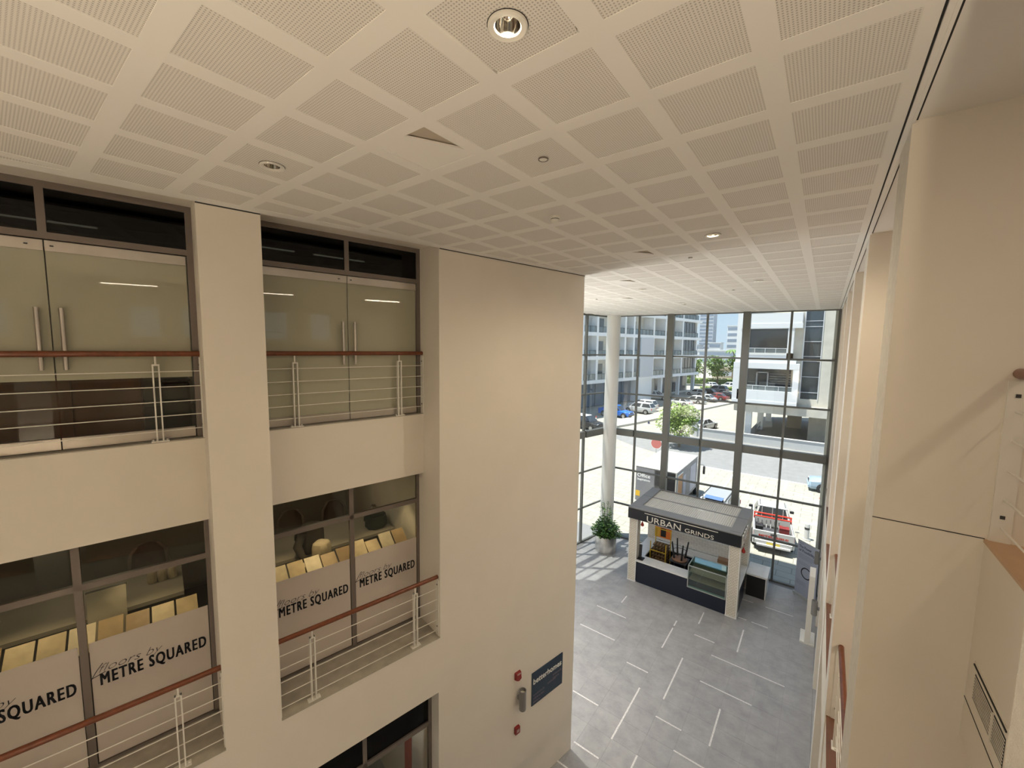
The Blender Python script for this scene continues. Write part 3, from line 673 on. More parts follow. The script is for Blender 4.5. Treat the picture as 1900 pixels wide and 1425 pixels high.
part('flap', pillow(TL, 2.79, 3.26, -2.36, -2.10, 6.70, 6.84), M_green, b_, True, True)
part('handle', MB(TL).tube([(2.92, -2.2, 6.82), (2.96, -2.2, 6.89), (3.09, -2.2, 6.89), (3.13, -2.2, 6.82)], .012, 8), M_green, b_, True, True)
b_ = thing('glass_vase', 'squat pale vase at the far end of the showroom table', 'vase', tuple(TL(3.22, -2.75, 6.56)))
c = TL(3.20, -2.75, 6.56)
part('vessel', MB().lathe((c.x, c.y), [(.001, 6.56), (.08, 6.56), (.12, 6.63), (.10, 6.72), (.05, 6.80), (.055, 6.83)], 20), mat('grey_ceramic', (.4, .36, .32), .4), b_, True, True)
b_ = thing('cream_bundle', 'cream cloth bundle standing before the dark jacket in the showroom', 'bag', tuple(TL(1.72, -1.6, 6.5)))
part('bundle', pillow(TL, 1.56, 1.88, -1.72, -1.42, 6.49, 6.86), M_creamcloth, b_, True, True)
part('spill', pillow(TL, 1.25, 1.52, -1.50, -1.30, 6.49, 6.60), M_creamcloth, b_, True, True)
b_ = thing('dark_jacket', 'dark draped jacket heaped on the showroom counter', 'jacket', tuple(TL(1.5, -1.8, 6.5)))
part('drape', pillow(TL, 1.42, 1.86, -2.08, -1.78, 6.56, 7.10), M_darkcloth, b_, True, True)
part('sleeve', MB(TL).tube([(1.46, -1.85, 6.98), (1.36, -1.78, 6.78), (1.42, -1.62, 6.56)], [.09, .08, .06], 10), M_darkcloth, b_, True, True)
part('collar', pillow(TL, 1.34, 1.52, -1.98, -1.82, 6.84, 6.98), M_black, b_, True, True)
t = thing('bench_ledge', 'narrow ledge bridging rack and table in the showroom', 'shelf', tuple(TL(1.6, -1.6, 6.45)))
part('ledge', MB(TL).box(.75, 2.1, -1.86, -1.30, 6.44, 6.49), M_rack, t, world=True)
part('bracket', MB(TL).box(.8, .84, -1.86, -1.30, 6.30, 6.44), M_rack, t, world=True)
b_ = thing('bread_loaf', 'pale segmented loaf shaped cushion on the left showroom table', 'cushion', tuple(TL(-.55, -2.5, 6.56)))
for k in range(3): part('segment', pillow(TL, -.75+k*.13, -.63+k*.13, -2.6, -2.4, 6.56, 6.76), M_creamcloth, b_, True, True)
b_ = thing('white_board', 'large pale sample panel standing in the left showroom window', 'sample board', tuple(TL(-1.1, -1.5, 6.5)))
part('sheet', MB(TL).loft([[(-1.35, -1.42, 6.30), (-.95, -1.42, 6.30), (-.95, -1.45, 6.30), (-1.35, -1.45, 6.30)], [(-1.35, -1.60, 7.05), (-.95, -1.60, 7.05), (-.95, -1.63, 7.05), (-1.35, -1.63, 7.05)]]), mat('pale_board', (.5, .45, .37), .6), b_, world=True)
part('edge_strip', MB(TL).box(-1.36, -.94, -1.64, -1.61, 7.04, 7.06), M_rack, b_, world=True)
# spot lamps of the showroom track
for s in (-1.9, -.7, 1.1, 1.9, 2.9):
    c = TL(s, -1.25, 7.98)
    r = thing('track_spot', 'small showroom track spot hidden above the window head', 'lamp', tuple(c), group='showroom track spots')
    part('can', MB().lathe((0, 0), [(.001, .15), (.04, .15), (.045, 0), (.035, 0), (.03, .05)], 16), M_black, r, True)
    part('stem', MB().tube([(0, 0, .15), (0, 0, .23)], .01, 6), M_black, r)
    lamp('sample_spot', 'SPOT', tuple(c-Vector((0, 0, .03))), 16, (1, .74, .42), .03, (Ln*.0+Vector((0, 0, -1))), 70, .6)
for s in (-1.2, 2.0):
    lamp('showroom_glow', 'AREA', tuple(TL(s, -2.4, 8.1)), 2.2, (1, .80, .55), .8, (0, 0, -1))
# upper office: cabinet glimpsed below the film, lamp lines
t = thing('wood_cabinet', 'dark brown wood cabinet behind the clear foot of the left glass door', 'cabinet', tuple(TL(-1.6, -1.6, 9.262)))
M_dkwood = mat('dark_brown_wood', (.12, .045, .03), .35, noise=.2, scale=5)
part('body', MB(TL).box(-2.64, -.62, -2.0, -1.4, 9.262, 10.1), M_dkwood, t, world=True)
for s in (-2.62, -1.94, -1.28): part('door', MB(TL).box(s, s+.64, -1.40, -1.375, 9.30, 10.06), M_dkwood, t, world=True)
t = thing('black_bin', 'black floor box standing behind the left glass door', 'box', tuple(TL(-.2, -1.3, 9.262)))
part('body', MB(TL).bev(-.42, -.10, -1.55, -1.15, 9.262, 10.0, .03), M_black, t, world=True)
part('lid', MB(TL).bev(-.43, -.09, -1.56, -1.14, 10.0, 10.06, .03), M_dark, t, world=True)
struct('wall_office', MB(TL).box(-3.34, 3.34, -4.6, -4.5, 9.26, 12.33).box(-3.34, 3.34, -5.0, -4.9, 5.07, 8.2), mat('office_wall', (.35, .33, .28), .8), 'plain office partition behind the glass doors')
M_otube = mat('office_tube', (1, 1, 1), .5, emit=(1, .9, .72), estr=6)
for s, o in ((-1.5, -2.6), (1.1, -2.2), (2.4, -2.2)):
    c = TL(s, o, 12.25)
    r = thing('office_lamp', 'linear office lamp glowing behind the frosted doors', 'lamp', tuple(c), group='office linear lamps')
    part('housing', MB(TL).box(s-.5, s+.5, o-.05, o+.05, 12.26, 12.33), M_white, r, world=True)
    part('tube', MB(TL).box(s-.48, s+.48, o-.035, o+.035, 12.245, 12.26), M_otube, r, world=True)
c = TL(2.76, -1.1, 3.0)
r = thing('shop_lamp', 'bright white lamp glowing in the ground level shop', 'lamp', (c.x, c.y, 3.0))
part('globe', MB().lathe((0, 0), [(.001, -.09), (.06, -.07), (.08, 0), (.06, .07), (.001, .09)], 18), mat('lit_globe', (1, 1, 1), .5, emit=(1, .96, .9), estr=18), r, True)
part('cord', MB().tube([(0, 0, .08), (0, 0, .93)], .008, 6), M_black, r)

# ================================================================== KIOSK
M_navy = mat('navy_panel', (.006, .011, .028), .35); M_quartz = mat('white_quartz', (.78, .78, .77), .25, noise=.05, scale=3)
M_lat = lattice_mat(); M_kroof = mat('grey_roof_metal', (.20, .19, .18), .5); M_mesh = mat('perforated_grey', (.58, .55, .48), .5); M_letter = mat('cream_letter', (.74, .70, .62), .5)
M_fascia = mat('black_navy_fascia', (.004, .006, .012), .4)
k = thing('coffee_kiosk', 'small roofed coffee kiosk with dark fascia lettering and patterned posts', 'kiosk', (-4.3, 18.9, 0))
KX0, KX1, KY0, KY1 = -6.57, -2.09, 17.28, 20.5
P = lambda nm, mb, m, par=None, **q: part(nm, mb, m, par or k, world=True, **q)
for x0, x1, y0, y1 in ((-6.51, -6.16, 17.37, 17.78), (-2.475, -2.10, 17.37, 17.78), (-6.51, -6.16, 19.95, 20.4), (-2.475, -2.10, 19.95, 20.4)):
    po = P('post', MB().box(x0, x1, y0, y1, .04, 2.95), M_lat)
    e = .012
    P('edge_trim', MB().box(x0-e, x0+.02, y0-e, y0+.02, .04, 2.95).box(x1-.02, x1+e, y0-e, y0+.02, .04, 2.95), M_quartz, po)
    P('plinth', MB().box(x0-.02, x1+.02, y0-.02, y1+.02, 0, .05), M_quartz, po)
P('front_panel', MB().box(-6.16, -2.475, 17.42, 17.50, 0, .98), M_navy)
P('side_panel', MB().box(-6.50, -6.44, 17.78, 19.95, 0, .98), M_navy)
P('side_panel', MB().box(-2.17, -2.11, 17.78, 19.2, 0, .98), M_navy)
P('counter_top', MB().box(-6.16, -3.96, 17.36, 17.96, .98, 1.04), M_quartz)
P('side_counter', MB().box(-6.52, -5.98, 17.96, 20.0, .98, 1.04), M_quartz)
P('side_counter', MB().box(-2.5, -2.09, 17.78, 19.95, .98, 1.04), M_quartz)
P('kiosk_floor', MB().box(-6.4, -2.2, 17.5, 20.3, .0, .02), mat('kiosk_floor', (.10, .075, .05), .7))
P('back_counter_body', MB().box(-5.98, -2.5, 19.35, 19.95, .02, .98), M_navy)
P('back_counter_top', MB().box(-5.98, -2.5, 19.28, 19.97, .98, 1.04), M_quartz)
bwl = P('back_wall', MB().box(-6.15, -2.48, 20.02, 20.10, 1.04, 1.72), mat('kiosk_tile_grout', (.45, .44, .42), .8))
btile = MB().bev(.004, .236, 0, .014, .004, .108, .004)
bm_ = btile.mesh('tile', mat('white_gloss_tile', (.80, .79, .76), .2))
for r_ in range(6):
    for c_ in range(16):
        x = -6.15+c_*.24+(.12 if r_ % 2 else 0)
        if x+.24 > -2.46: continue
        link('tile', bm_, bwl, (x-k.location.x, 20.006-k.location.y, 1.05+r_*.112))
# fascia and roof
P('fascia', MB().box(KX0, KX1, KY0, KY0+.06, 2.95, 3.42), M_fascia)
P('fascia', MB().box(KX0, KX1, KY1-.06, KY1, 2.95, 3.42), M_fascia)
P('fascia', MB().box(KX0, KX0+.06, KY0+.06, KY1-.06, 2.95, 3.42), M_fascia); P('fascia', MB().box(KX1-.06, KX1, KY0+.06, KY1-.06, 2.95, 3.42), M_fascia)
rf = P('roof_frame', MB().box(KX0, -6.10, KY0, KY1, 3.42, 3.455).box(-2.52, KX1, KY0, KY1, 3.42, 3.455).box(-6.10, -2.52, KY0, 17.86, 3.42, 3.455).box(-6.10, -2.52, 20.36, KY1, 3.42, 3.455).box(-6.10, -2.52, 19.07, 19.16, 3.42, 3.455), M_kroof)
P('seam', MB().box(KX0, -6.10, 19.10, 19.115, 3.455, 3.457).box(-2.52, KX1, 19.10, 19.115, 3.455, 3.457).box(KX0+.05, -6.10, 17.50, 17.515, 3.455, 3.457).box(-2.52, KX1-.05, 17.50, 17.515, 3.455, 3.457), M_black, rf)
P('raised_edge', MB().box(-6.12, -6.09, 17.86, 20.36, 3.455, 3.50).box(-6.1, -2.52, 20.33, 20.36, 3.455, 3.49), M_kroof, rf)
for y0, y1 in ((17.86, 19.07), (19.16, 20.36)):
    mb = MB(); n1 = 44; n2 = 15
    for q in range(n1+1):
        x = -6.10+(3.58)*q/n1; mb.box(x-.017, x+.017, y0, y1, 3.425, 3.44)
    for q in range(n2+1):
        y = y0+(y1-y0)*q/n2; mb.box(-6.10, -2.52, y-.017, y+.017, 3.426, 3.441)
    P('perforated_panel', mb, M_mesh, rf)
P('lettering', text_mb('URBAN', .375, (-5.72, KY0-.001, 2.985), (1, 0, 0), (0, 0, 1), .012, fit=1.42), M_letter)
P('lettering', text_mb('GRINDS', .245, (-4.14, KY0-.001, 2.985), (1, 0, 0), (0, 0, 1), .012, fit=1.10), M_letter)
P('fascia_line', MB().box(-5.83, -2.90, KY0-.012, KY0, 3.325, 3.35), M_letter)
# glass display case
c_ = thing('display_case', 'glass cake display case at the right end of the kiosk counter', 'display case', (-3.25, 17.9, .65))
Q = lambda nm, mb, m, par=None, **q: part(nm, mb, m, par or c_, world=True, **q)
M_caseglass = glass_mat('case_glass', tint=(.80, .90, .87), gloss=.06); M_alu = mat('pale_aluminium', (.55, .57, .55), .35, metal=.6); M_shelf = mat('case_shelf_tan', (.42, .30, .20), .5); M_teal = mat('teal_glass_shelf', (.30, .44, .42), .15)
CX0, CX1, CY0, CY1, CZ0, CZ1 = -3.95, -2.50, 17.34, 18.30, .64, 1.60
for x in (CX0, CX1-.03):
    for y in (CY0, CY1-.03): Q('corner_post', MB().box(x, x+.03, y, y+.03, CZ0, CZ1), M_alu)
for z in (CZ0, CZ1-.03): Q('frame_rail', MB().box(CX0, CX1, CY0, CY0+.03, z, z+.03).box(CX0, CX1, CY1-.03, CY1, z, z+.03).box(CX0, CX0+.03, CY0, CY1, z, z+.03).box(CX1-.03, CX1, CY0, CY1, z, z+.03), M_alu)
Q('front_glass', MB().box(CX0+.03, CX1-.03, CY0+.01, CY0+.018, CZ0+.03, CZ1-.03), M_caseglass)
Q('top_glass', MB().box(CX0+.03, CX1-.03, CY0+.03, CY1-.03, CZ1-.014, CZ1-.006), M_caseglass)
Q('side_glass', MB().box(CX0+.01, CX0+.018, CY0+.03, CY1-.03, CZ0+.03, CZ1-.03), M_caseglass); Q('side_glass', MB().box(CX1-.018, CX1-.01, CY0+.03, CY1-.03, CZ0+.03, CZ1-.03), M_caseglass)
Q('shelf', MB().box(CX0+.04, CX1-.04, CY0+.10, CY1-.05, 1.28, 1.30), M_shelf); Q('shelf', MB().box(CX0+.04, CX1-.04, CY0+.06, CY1-.05, .98, 1.0), M_shelf); Q('case_floor', MB().box(CX0+.03, CX1-.03, CY0+.03, CY1-.03, CZ0+.0, CZ0+.06), M_teal)
Q('back_panel', MB().box(CX0+.03, CX1-.03, CY1-.04, CY1-.03, CZ0+.03, CZ1-.03), M_teal)
Q('stand', MB().box(CX0, CX1, CY0+.16, CY1, .02, CZ0), M_navy)
# extension counter to the right
e_ = thing('side_table_counter', 'low black counter with white top standing right of the kiosk', 'counter', (-1.75, 19.9, 0))
part('body', MB().box(-2.06, -1.36, 19.5, 20.55, 0, .93), M_black, e_, world=True)
part('top', MB().box(-2.08, -1.30, 19.44, 20.6, .93, 1.0), M_quartz, e_, world=True)
part('end_panel', MB().box(-1.37, -1.33, 19.48, 20.56, 0, .93), M_quartz, e_, world=True)
# upturned stool
s_ = thing('upturned_stool', 'black stool with brown seat standing upside down inside the kiosk', 'stool', (-4.60, 18.55, 1.04))
part('seat', MB().lathe((0, 0), [(.001, .05), (.30, .05), (.33, .08), (.33, .11), (.30, .13), (.001, .13)], 28), mat('brown_seat', (.28, .15, .09), .5), s_, True)
for a in (.6, 2.2, 3.75, 5.3):
    part('leg', MB().tube([(.24*math.cos(a), .24*math.sin(a), .12), (.36*math.cos(a), .36*math.sin(a), .88)], [.045, .03], 8), M_black, s_)
part('footring', MB().tube([(.29*math.cos(2*PI*q/20), .29*math.sin(2*PI*q/20), .45) for q in range(21)], .011, 6), M_black, s_)
t_ = thing('inner_table', 'small dark stand under the upturned stool inside the kiosk', 'table', (-4.60, 18.55, .02))
part('top', MB().box(-.36, .36, -.34, .34, 1.03, 1.07), M_dark, t_); 
for x in (-.3, .3):
    for y in (-.28, .28): part('leg', MB().box(x-.02, x+.02, y-.02, y+.02, 0, 1.03), M_dark, t_)
# yellow rack of brown trays
r_ = thing('yellow_rack', 'yellow framed rack stacked with brown egg trays inside the kiosk', 'rack', (-5.55, 18.9, .02))
M_yel = mat('yellow_paint', (.62, .42, .03), .45); M_tray = mat('brown_tray', (.13, .075, .035), .8)
for x in (-.36, .34):
    for y in (-.36, .36): part('upright', MB().box(x-.018, x+.018, y-.018, y+.018, 0, 1.95 if y > 0 else 1.55), M_yel, r_)
part('rail', MB().box(-.36, .34, .345, .375, 1.90, 1.94).box(-.36, .34, -.375, -.345, 1.12, 1.15), M_yel, r_)
for q in range(6):
    z = .55+q*.14
    t_ = part('tray', MB().box(-.34, .32, -.34+q*.05, .34, z, z+.04), M_tray, r_)
    mb = MB()
    for a in range(5):
        for b in range(3): mb.cyl((-.28+a*.135, -.26+q*.05+b*.12), .045, z+.04, z+.085, 6, .025)
    part('cups', mb, mat('egg_cup_tan', (.30, .20, .10), .8), t_)
pst = part('poster', MB().box(-.42, .36, .38, .39, 1.50, 2.0), mat('orange_poster', (.75, .20, .03), .6), r_)
part('poster_panel', MB().box(-.14, .10, .376, .38, 1.56, 1.98), M_black, pst); part('poster_panel', MB().box(-.42, -.18, .376, .38, 1.52, 1.98), mat('amber', (.7, .42, .05), .6), pst)
# tablet till
tb = thing('tablet_till', 'black tablet till at the left end of the kiosk counter', 'till', (-6.03, 17.62, 1.04))
part('base', MB().box(-.12, .14, -.16, .14, 0, .03), M_black, tb)
part('screen', MB().loft([[(-.10, .02, .03), (.02, .02, .03), (.02, .05, .03), (-.10, .05, .03)], [(-.10, .08, .62), (.02, .08, .62), (.02, .11, .62), (-.10, .11, .62)]]), M_dark, tb)
# brown box on back counter
bx = thing('cardboard_box', 'small brown cardboard box on the back counter of the kiosk', 'box', (-2.95, 19.55, 1.04))
M_card = mat('cardboard', (.36, .22, .13), .8)
part('carton', MB().box(-.26, .20, -.18, .16, 0, .20), M_card, bx); part('flap', MB().box(-.26, .20, -.01, .01, .20, .204), mat('tape', (.45, .3, .2), .4), bx)
# price tags and red drops on the right and left ends of the fascia
for q in range(4):
    y = KY0+.12+q*.36
    t_ = thing('hanging_tag', ('first', 'second', 'third', 'last')[q]+' white menu tag along the right end of the kiosk fascia, counted from the front', 'menu tag', (KX1+.012, y+.1, 2.95-.02), group='menu tags on the kiosk end')
    part('card', MB().box(-.004, .03, -.09, .12, .05, .46), mat('tag_white', (.8, .78, .74), .6), t_)
    for z in (.36, .30, .24): part('print', MB().box(.03, .032, -.05, .08, z, z+.02), M_black, t_)
    if q == 1 or q == 3: part('photo', MB().box(.03, .032, -.06, .09, .09, .19), mat('tag_photo', (.6, .25, .2), .6), t_)
M_redg = mat('red_gloss', (.42, .03, .02), .25)
for x, y, l in ((-6.00, 17.55, 'red drop shaped pendant hanging at the left end under the kiosk fascia'), (-2.04, 17.72, 'red drop shaped pendant hanging at the right end of the kiosk')):
    d_ = thing('red_pendant', l, 'pendant', (x, y, 2.6), group='red drop pendants')
    part('drop', MB().lathe((0, 0), [(.001, .0), (.05, .01), (.075, .06), (.05, .13), (.02, .2), (.008, .24)], 16), M_redg, d_, True)
    part('cord', MB().tube([(0, 0, .23), (0, 0, .36)], .005, 6), M_black, d_)
    part('hook', MB().box(-.01, .01 if x < -3 else .01, -.01, .01, .345, .37), M_black, d_)

# ================================================================== PLANTER
pl = thing('planter', 'ribbed steel planter with a leafy plant beside the round column', 'planter', (-8.46, 19.25, 0)); pl.scale = (1.12, 1.12, 1.0)
M_bowl = mat('satin_steel_pot', (.60, .585, .56), .3, metal=.75, noise=.1, scale=7)
n = 40
part('pot', MB().loft([[((rr+(.006 if q % 4 < 2 else 0))*math.cos(2*PI*q/n), (rr+(.006 if q % 4 < 2 else 0))*math.sin(2*PI*q/n), z) for q in range(n)] for rr, z in ((.47, 0), (.48, .05), (.48, .83), (.47, .85), (.44, .85), (.43, .74))], cap=False), M_bowl, pl, True)
part('soil', MB().cyl((0, 0), .44, .70, .76, 30), mat('soil', (.05, .035, .025), .95), pl)
M_leaf = mat('dark_leaf', (.055, .13, .03), .4, noise=.35, scale=9); M_leaf2 = mat('light_leaf', (.14, .24, .06), .4, noise=.3, scale=9)
def leaf_mb(mb, p, d, ln, wd):
    d = Vector(d).normalized(); sdv = d.cross(Vector((0, 0, 1))); sdv = sdv if sdv.length > .05 else Vector((1, 0, 0)); sdv.normalize(); up = sdv.cross(d)
    p = Vector(p); a = p+d*ln*.45+sdv*wd*.5+up*wd*.12; b = p+d*ln*.45-sdv*wd*.5+up*wd*.12; c = p+d*ln
    mid = p+d*ln*.5
    mb.add([tuple(p), tuple(a), tuple(c), tuple(b), tuple(mid)], [(0, 1, 4), (1, 2, 4), (2, 3, 4), (3, 0, 4)])
rnd = random.Random(3)
fo = MB(); fo2 = MB()
for q in range(900):
    a = rnd.uniform(0, 2*PI); e = rnd.uniform(-.1, 1.5); rr = rnd.uniform(.25, .62)*(1 if rnd.random() < .8 else 1.08)
    p = (rr*math.cos(a)*math.cos(e*.75), rr*math.sin(a)*math.cos(e*.75), .98+rnd.uniform(.1, .62)*math.sin(max(e, 0))+rnd.uniform(-.14, .10))
    d = (math.cos(a)+rnd.uniform(-.6, .6), math.sin(a)+rnd.uniform(-.6, .6), rnd.uniform(-.5, .8))
    leaf_mb(fo if q % 4 else fo2, p, d, rnd.uniform(.12, .19), rnd.uniform(.075, .11))
stems = MB()
for q in range(11):
    a = rnd.uniform(0, 2*PI); tx = .42*math.cos(a)*rnd.uniform(.2, .9)-.05; ty = .42*math.sin(a)*rnd.uniform(.2, .9); hz = rnd.uniform(1.9, 2.75)
    pts = [(tx*.2*t, ty*.2*t, .75) if t == 0 else (tx*(.3+.7*t), ty*(.3+.7*t), .75+(hz-.75)*t) for t in (0, .35, .7, 1)]
    stems.tube(pts, .008, 5)
    for u in range(15):
        t = rnd.uniform(.35, 1); p = Vector(pts[1]).lerp(Vector(pts[3]), (t-.35)/.65)+Vector((rnd.uniform(-.06, .06), rnd.uniform(-.06, .06), 0))
        leaf_mb(fo if u % 3 else fo2, tuple(p), (rnd.uniform(-1, 1), rnd.uniform(-1, 1), rnd.uniform(-.3, .5)), rnd.uniform(.10, .15), rnd.uniform(.06, .09))
part('stems', stems, mat('stem_green', (.08, .09, .03), .7), pl)
part('foliage', fo, M_leaf, pl, kind='stuff', recalc=False); part('pale_foliage', fo2, M_leaf2, pl, kind='stuff', recalc=False)

# ================================================================== BANNER AND STAND
bn = thing('roll_up_banner', 'pale blue grey roll up banner with headline and black ring by the glass front', 'banner', (-.03, 20.72, 0))
bd = Vector((.74, -.645, 0)).normalized(); bnm = Vector((-bd.y, bd.x, 0))*-1
def TBn(u, o, z): return Vector((-.03, 20.72, 0))+bd*u+bnm*o+Vector((0, 0, z))
M_sheet = mat('banner_blue_grey', (.40, .43, .53), .5); M_btext = mat('banner_ink', (.05, .06, .10), .6); M_bmid = mat('banner_mid', (.20, .22, .32), .6)
part('sheet', MB(TBn).box(-.49, .49, -.006, .006, .08, 2.40), M_sheet, bn, world=True)
part('base', MB(TBn).box(-.50, .50, -.08, .08, .0, .09), M_alu, bn, world=True)
part('top_rail', MB(TBn).box(-.495, .495, -.012, .012, 2.39, 2.42), M_alu, bn, world=True)
for u in (-.34, .34): part('foot', MB(TBn).box(u-.03, u+.03, -.16, .16, 0, .02), M_alu, bn, world=True)
hx = bd; 
part('headline', text_mb('The Power', .155, TBn(-.42, .007, 2.12), hx, (0, 0, 1), .002, 0, .003, fit=.58), M_btext, bn, world=True)
part('headline', text_mb('of Possibility', .155, TBn(-.42, .007, 1.96), hx, (0, 0, 1), .002, 0, .003, fit=.74), M_btext, bn, world=True)
part('small_print', MB(TBn).box(-.42, -.22, .006, .008, 2.30, 2.315), M_btext, bn, world=True)
mb = MB(TBn)
for q in range(4): mb.box(-.42, .42-(.2 if q == 3 else 0), .006, .008, 1.84-q*.055, 1.855-q*.055)
for q in range(3): mb.box(-.42, .30, .006, .008, 1.50-q*.05, 1.51-q*.05)
for q in range(4): mb.box(-.42, .0, .006, .008, .66-q*.05, .67-q*.05)
mb.box(.18, .30, .006, .008, .62, .70)
part('small_print', mb, M_bmid, bn, world=True)
rg = MB(TBn); R0, R1 = .25, .20; cx, cz = .0, 1.10
for q in range(40):
    a0 = 2*PI*q/48+.9; a1 = 2*PI*(q+1)/48+.9
    v = [(cx+R*math.cos(a), .0075, cz+R*math.sin(a)) for R, a in ((R0, a0), (R0, a1), (R1, a1), (R1, a0))]; rg.add(v, [(0, 1, 2, 3)])
part('ring', rg, M_black, bn, world=True)
st = thing('floor_stand', 'white floor stand with slim upright post on a square base near the right piers', 'stand', (.16, 17.85, 0))
part('base', MB().bev(-.22, .22, -.42, .40, 0, .07, .01), M_white, st)
part('post', MB().box(-.085, .085, -.42, -.28, .07, 2.45), M_white, st)
part('cap', MB().loft([[(-.085, -.42, 2.45), (.085, -.42, 2.45), (.085, -.28, 2.45), (-.085, -.28, 2.45)], [(-.085, -.40, 2.56), (.085, -.40, 2.56), (.085, -.10, 2.78), (-.085, -.10, 2.78)]]), M_white, st)

# ================================================================== OUTSIDE
def paving_mat(name, c1, c2, mort, bw, rh, sc=1.0):
    m = mat(name, c1, .85); n = m.node_tree.nodes; l = m.node_tree.links; b = n['Principled BSDF']
    g = n.new('ShaderNodeNewGeometry'); br = n.new('ShaderNodeTexBrick'); br.inputs['Scale'].default_value = sc
    br.inputs['Color1'].default_value = (*c1, 1); br.inputs['Color2'].default_value = (*c2, 1); br.inputs['Mortar'].default_value = (*mort, 1)
    br.inputs['Brick Width'].default_value = bw; br.inputs['Row Height'].default_value = rh; br.inputs['Mortar Size'].default_value = .02
    l.new(g.outputs['Position'], br.inputs[0])
    t = n.new('ShaderNodeTexNoise'); t.inputs['Scale'].default_value = .7; t.inputs['Detail'].default_value = 6; l.new(g.outputs['Position'], t.inputs['Vector'])
    mr = n.new('ShaderNodeMapRange'); mr.inputs[3].default_value = .82; mr.inputs[4].default_value = 1.15; l.new(t.outputs[0], mr.inputs[0])
    hs = n.new('ShaderNodeHueSaturation'); l.new(mr.outputs[0], hs.inputs['Value']); l.new(br.outputs[0], hs.inputs['Color']); l.new(hs.outputs[0], b.inputs['Base Color'])
    return m
M_pave = paving_mat('beige_paving', (.375, .352, .295), (.345, .325, .27), (.22, .20, .165), 1.2, .6)
M_asph = mat('pale_asphalt', (.215, .215, .213), .9, noise=.08, scale=1.5)
M_kerb = mat('concrete_kerb', (.45, .44, .40), .9, noise=.06); M_kerbd = mat('kerb_shadow_face', (.25, .24, .22), .9)
M_line = mat('road_paint', (.62, .61, .57), .8)
ZG = -.06
struct('ground', MB().box(-450, 350, -300, 900, -1.0, ZG), M_pave, 'sunlit pale beige paving outside the glass front')
struct('road', MB().prism([(-18.6, 44.3), (-15.85, 42.4), (-8.2, 39.2), (40, 39.5), (40, 51.9), (-11.5, 51.9), (-21, 50)], ZG, ZG+.01), M_asph, 'pale grey asphalt street crossing in front of the building')
rl = struct('road_marking', MB().prism([(-8.2, 38.95), (40, 39.2), (40, 39.45), (-8.2, 39.2)], ZG+.01, ZG+.014).box(-1.9, -1.75, 36.2, 39.1, ZG, ZG+.008).box(-5.6, -5.5, 33.5, 39, ZG, ZG+.006).box(-3.9, -3.8, 33.0, 36.5, ZG, ZG+.006).box(1.2, 1.3, 30, 37, ZG, ZG+.008).box(-1.9, -.6, 36.1, 36.25, ZG, ZG+.008).box(.0, 3.0, 30.5, 30.65, ZG, ZG+.008), M_line, 'pale painted kerb line and parking lines on the paving')
kb = struct('kerb', MB().prism([(-23.4, 54.5), (-21.2, 50.5), (-20.2, 54.4), (-18.7, 61.6), (-13.0, 91), (-14.0, 91), (-20.2, 65.6)], ZG, ZG+.28), M_kerb, 'raised pale kerb island along the side street')
struct('parking_marking', MB().prism([(-26, 52.2), (-21.6, 51.6), (-21.5, 51.9), (-26, 52.5)], ZG, ZG+.01).prism([(-25, 56.2), (-22.6, 56.0), (-22.6, 56.3), (-25, 56.5)], ZG, ZG+.01), M_line, 'white parking bay lines beside the blue pickup')
# low white boundary wall
M_bwhite = mat('white_render', (.50, .50, .49), .8, noise=.03, scale=2)
lw = thing('boundary_wall', 'low white boundary wall along the far side of the street', 'wall', (-3.5, 52.2, ZG))
part('wall_body', MB().box(-8.2, 14, -.15, .15, 0, 1.0), M_bwhite, lw); part('coping', MB().box(-8.25, 14, -.2, .2, 1.0, 1.08), M_bwhite, lw); part('gate_post', MB().box(-8.7, -8.2, -.25, .25, 0, 1.7), M_bwhite, lw)

# ---------------------------------------------------------------- vehicles
M_tyre = mat('tyre', (.02, .02, .02), .85); M_rim = mat('alloy_rim', (.45, .45, .45), .3, metal=.8); M_vglass = mat('vehicle_glass', (.03, .035, .04), .08, spec=.8)
M_tail = mat('tail_light_red', (.5, .02, .02), .25); M_head = mat('head_light', (.75, .77, .8), .15); M_chrome = mat('chrome_trim', (.6, .6, .6), .2, metal=.9)
def paint(nm, c): return mat('paint_'+nm, c, .22, spec=.6)
def body_sections(mb, secs):
    rings = []
    for y, hw, zl, zh in secs:
        zm = zl+(zh-zl)*.45
        rings.append([(-hw*.92, y, zl), (hw*.92, y, zl), (hw, y, zl+.12), (hw, y, zm), (hw*.975, y, zh-.07), (hw*.88, y, zh), (-hw*.88, y, zh), (-hw*.975, y, zh-.07), (-hw, y, zm), (-hw, y, zl+.12)])
    return mb.loft(rings)
def slab_on(mb, a, b, c, d, inset, off=.012):
    a, b, c, d = map(Vector, (a, b, c, d)); ct = (a+b+c+d)/4; n = (b-a).cross(d-a).normalized()
    q = [p+(ct-p)*inset for p in (a, b, c, d)]
    mb.loft([[tuple(p-n*.004) for p in q], [tuple(p+n*off) for p in q]])
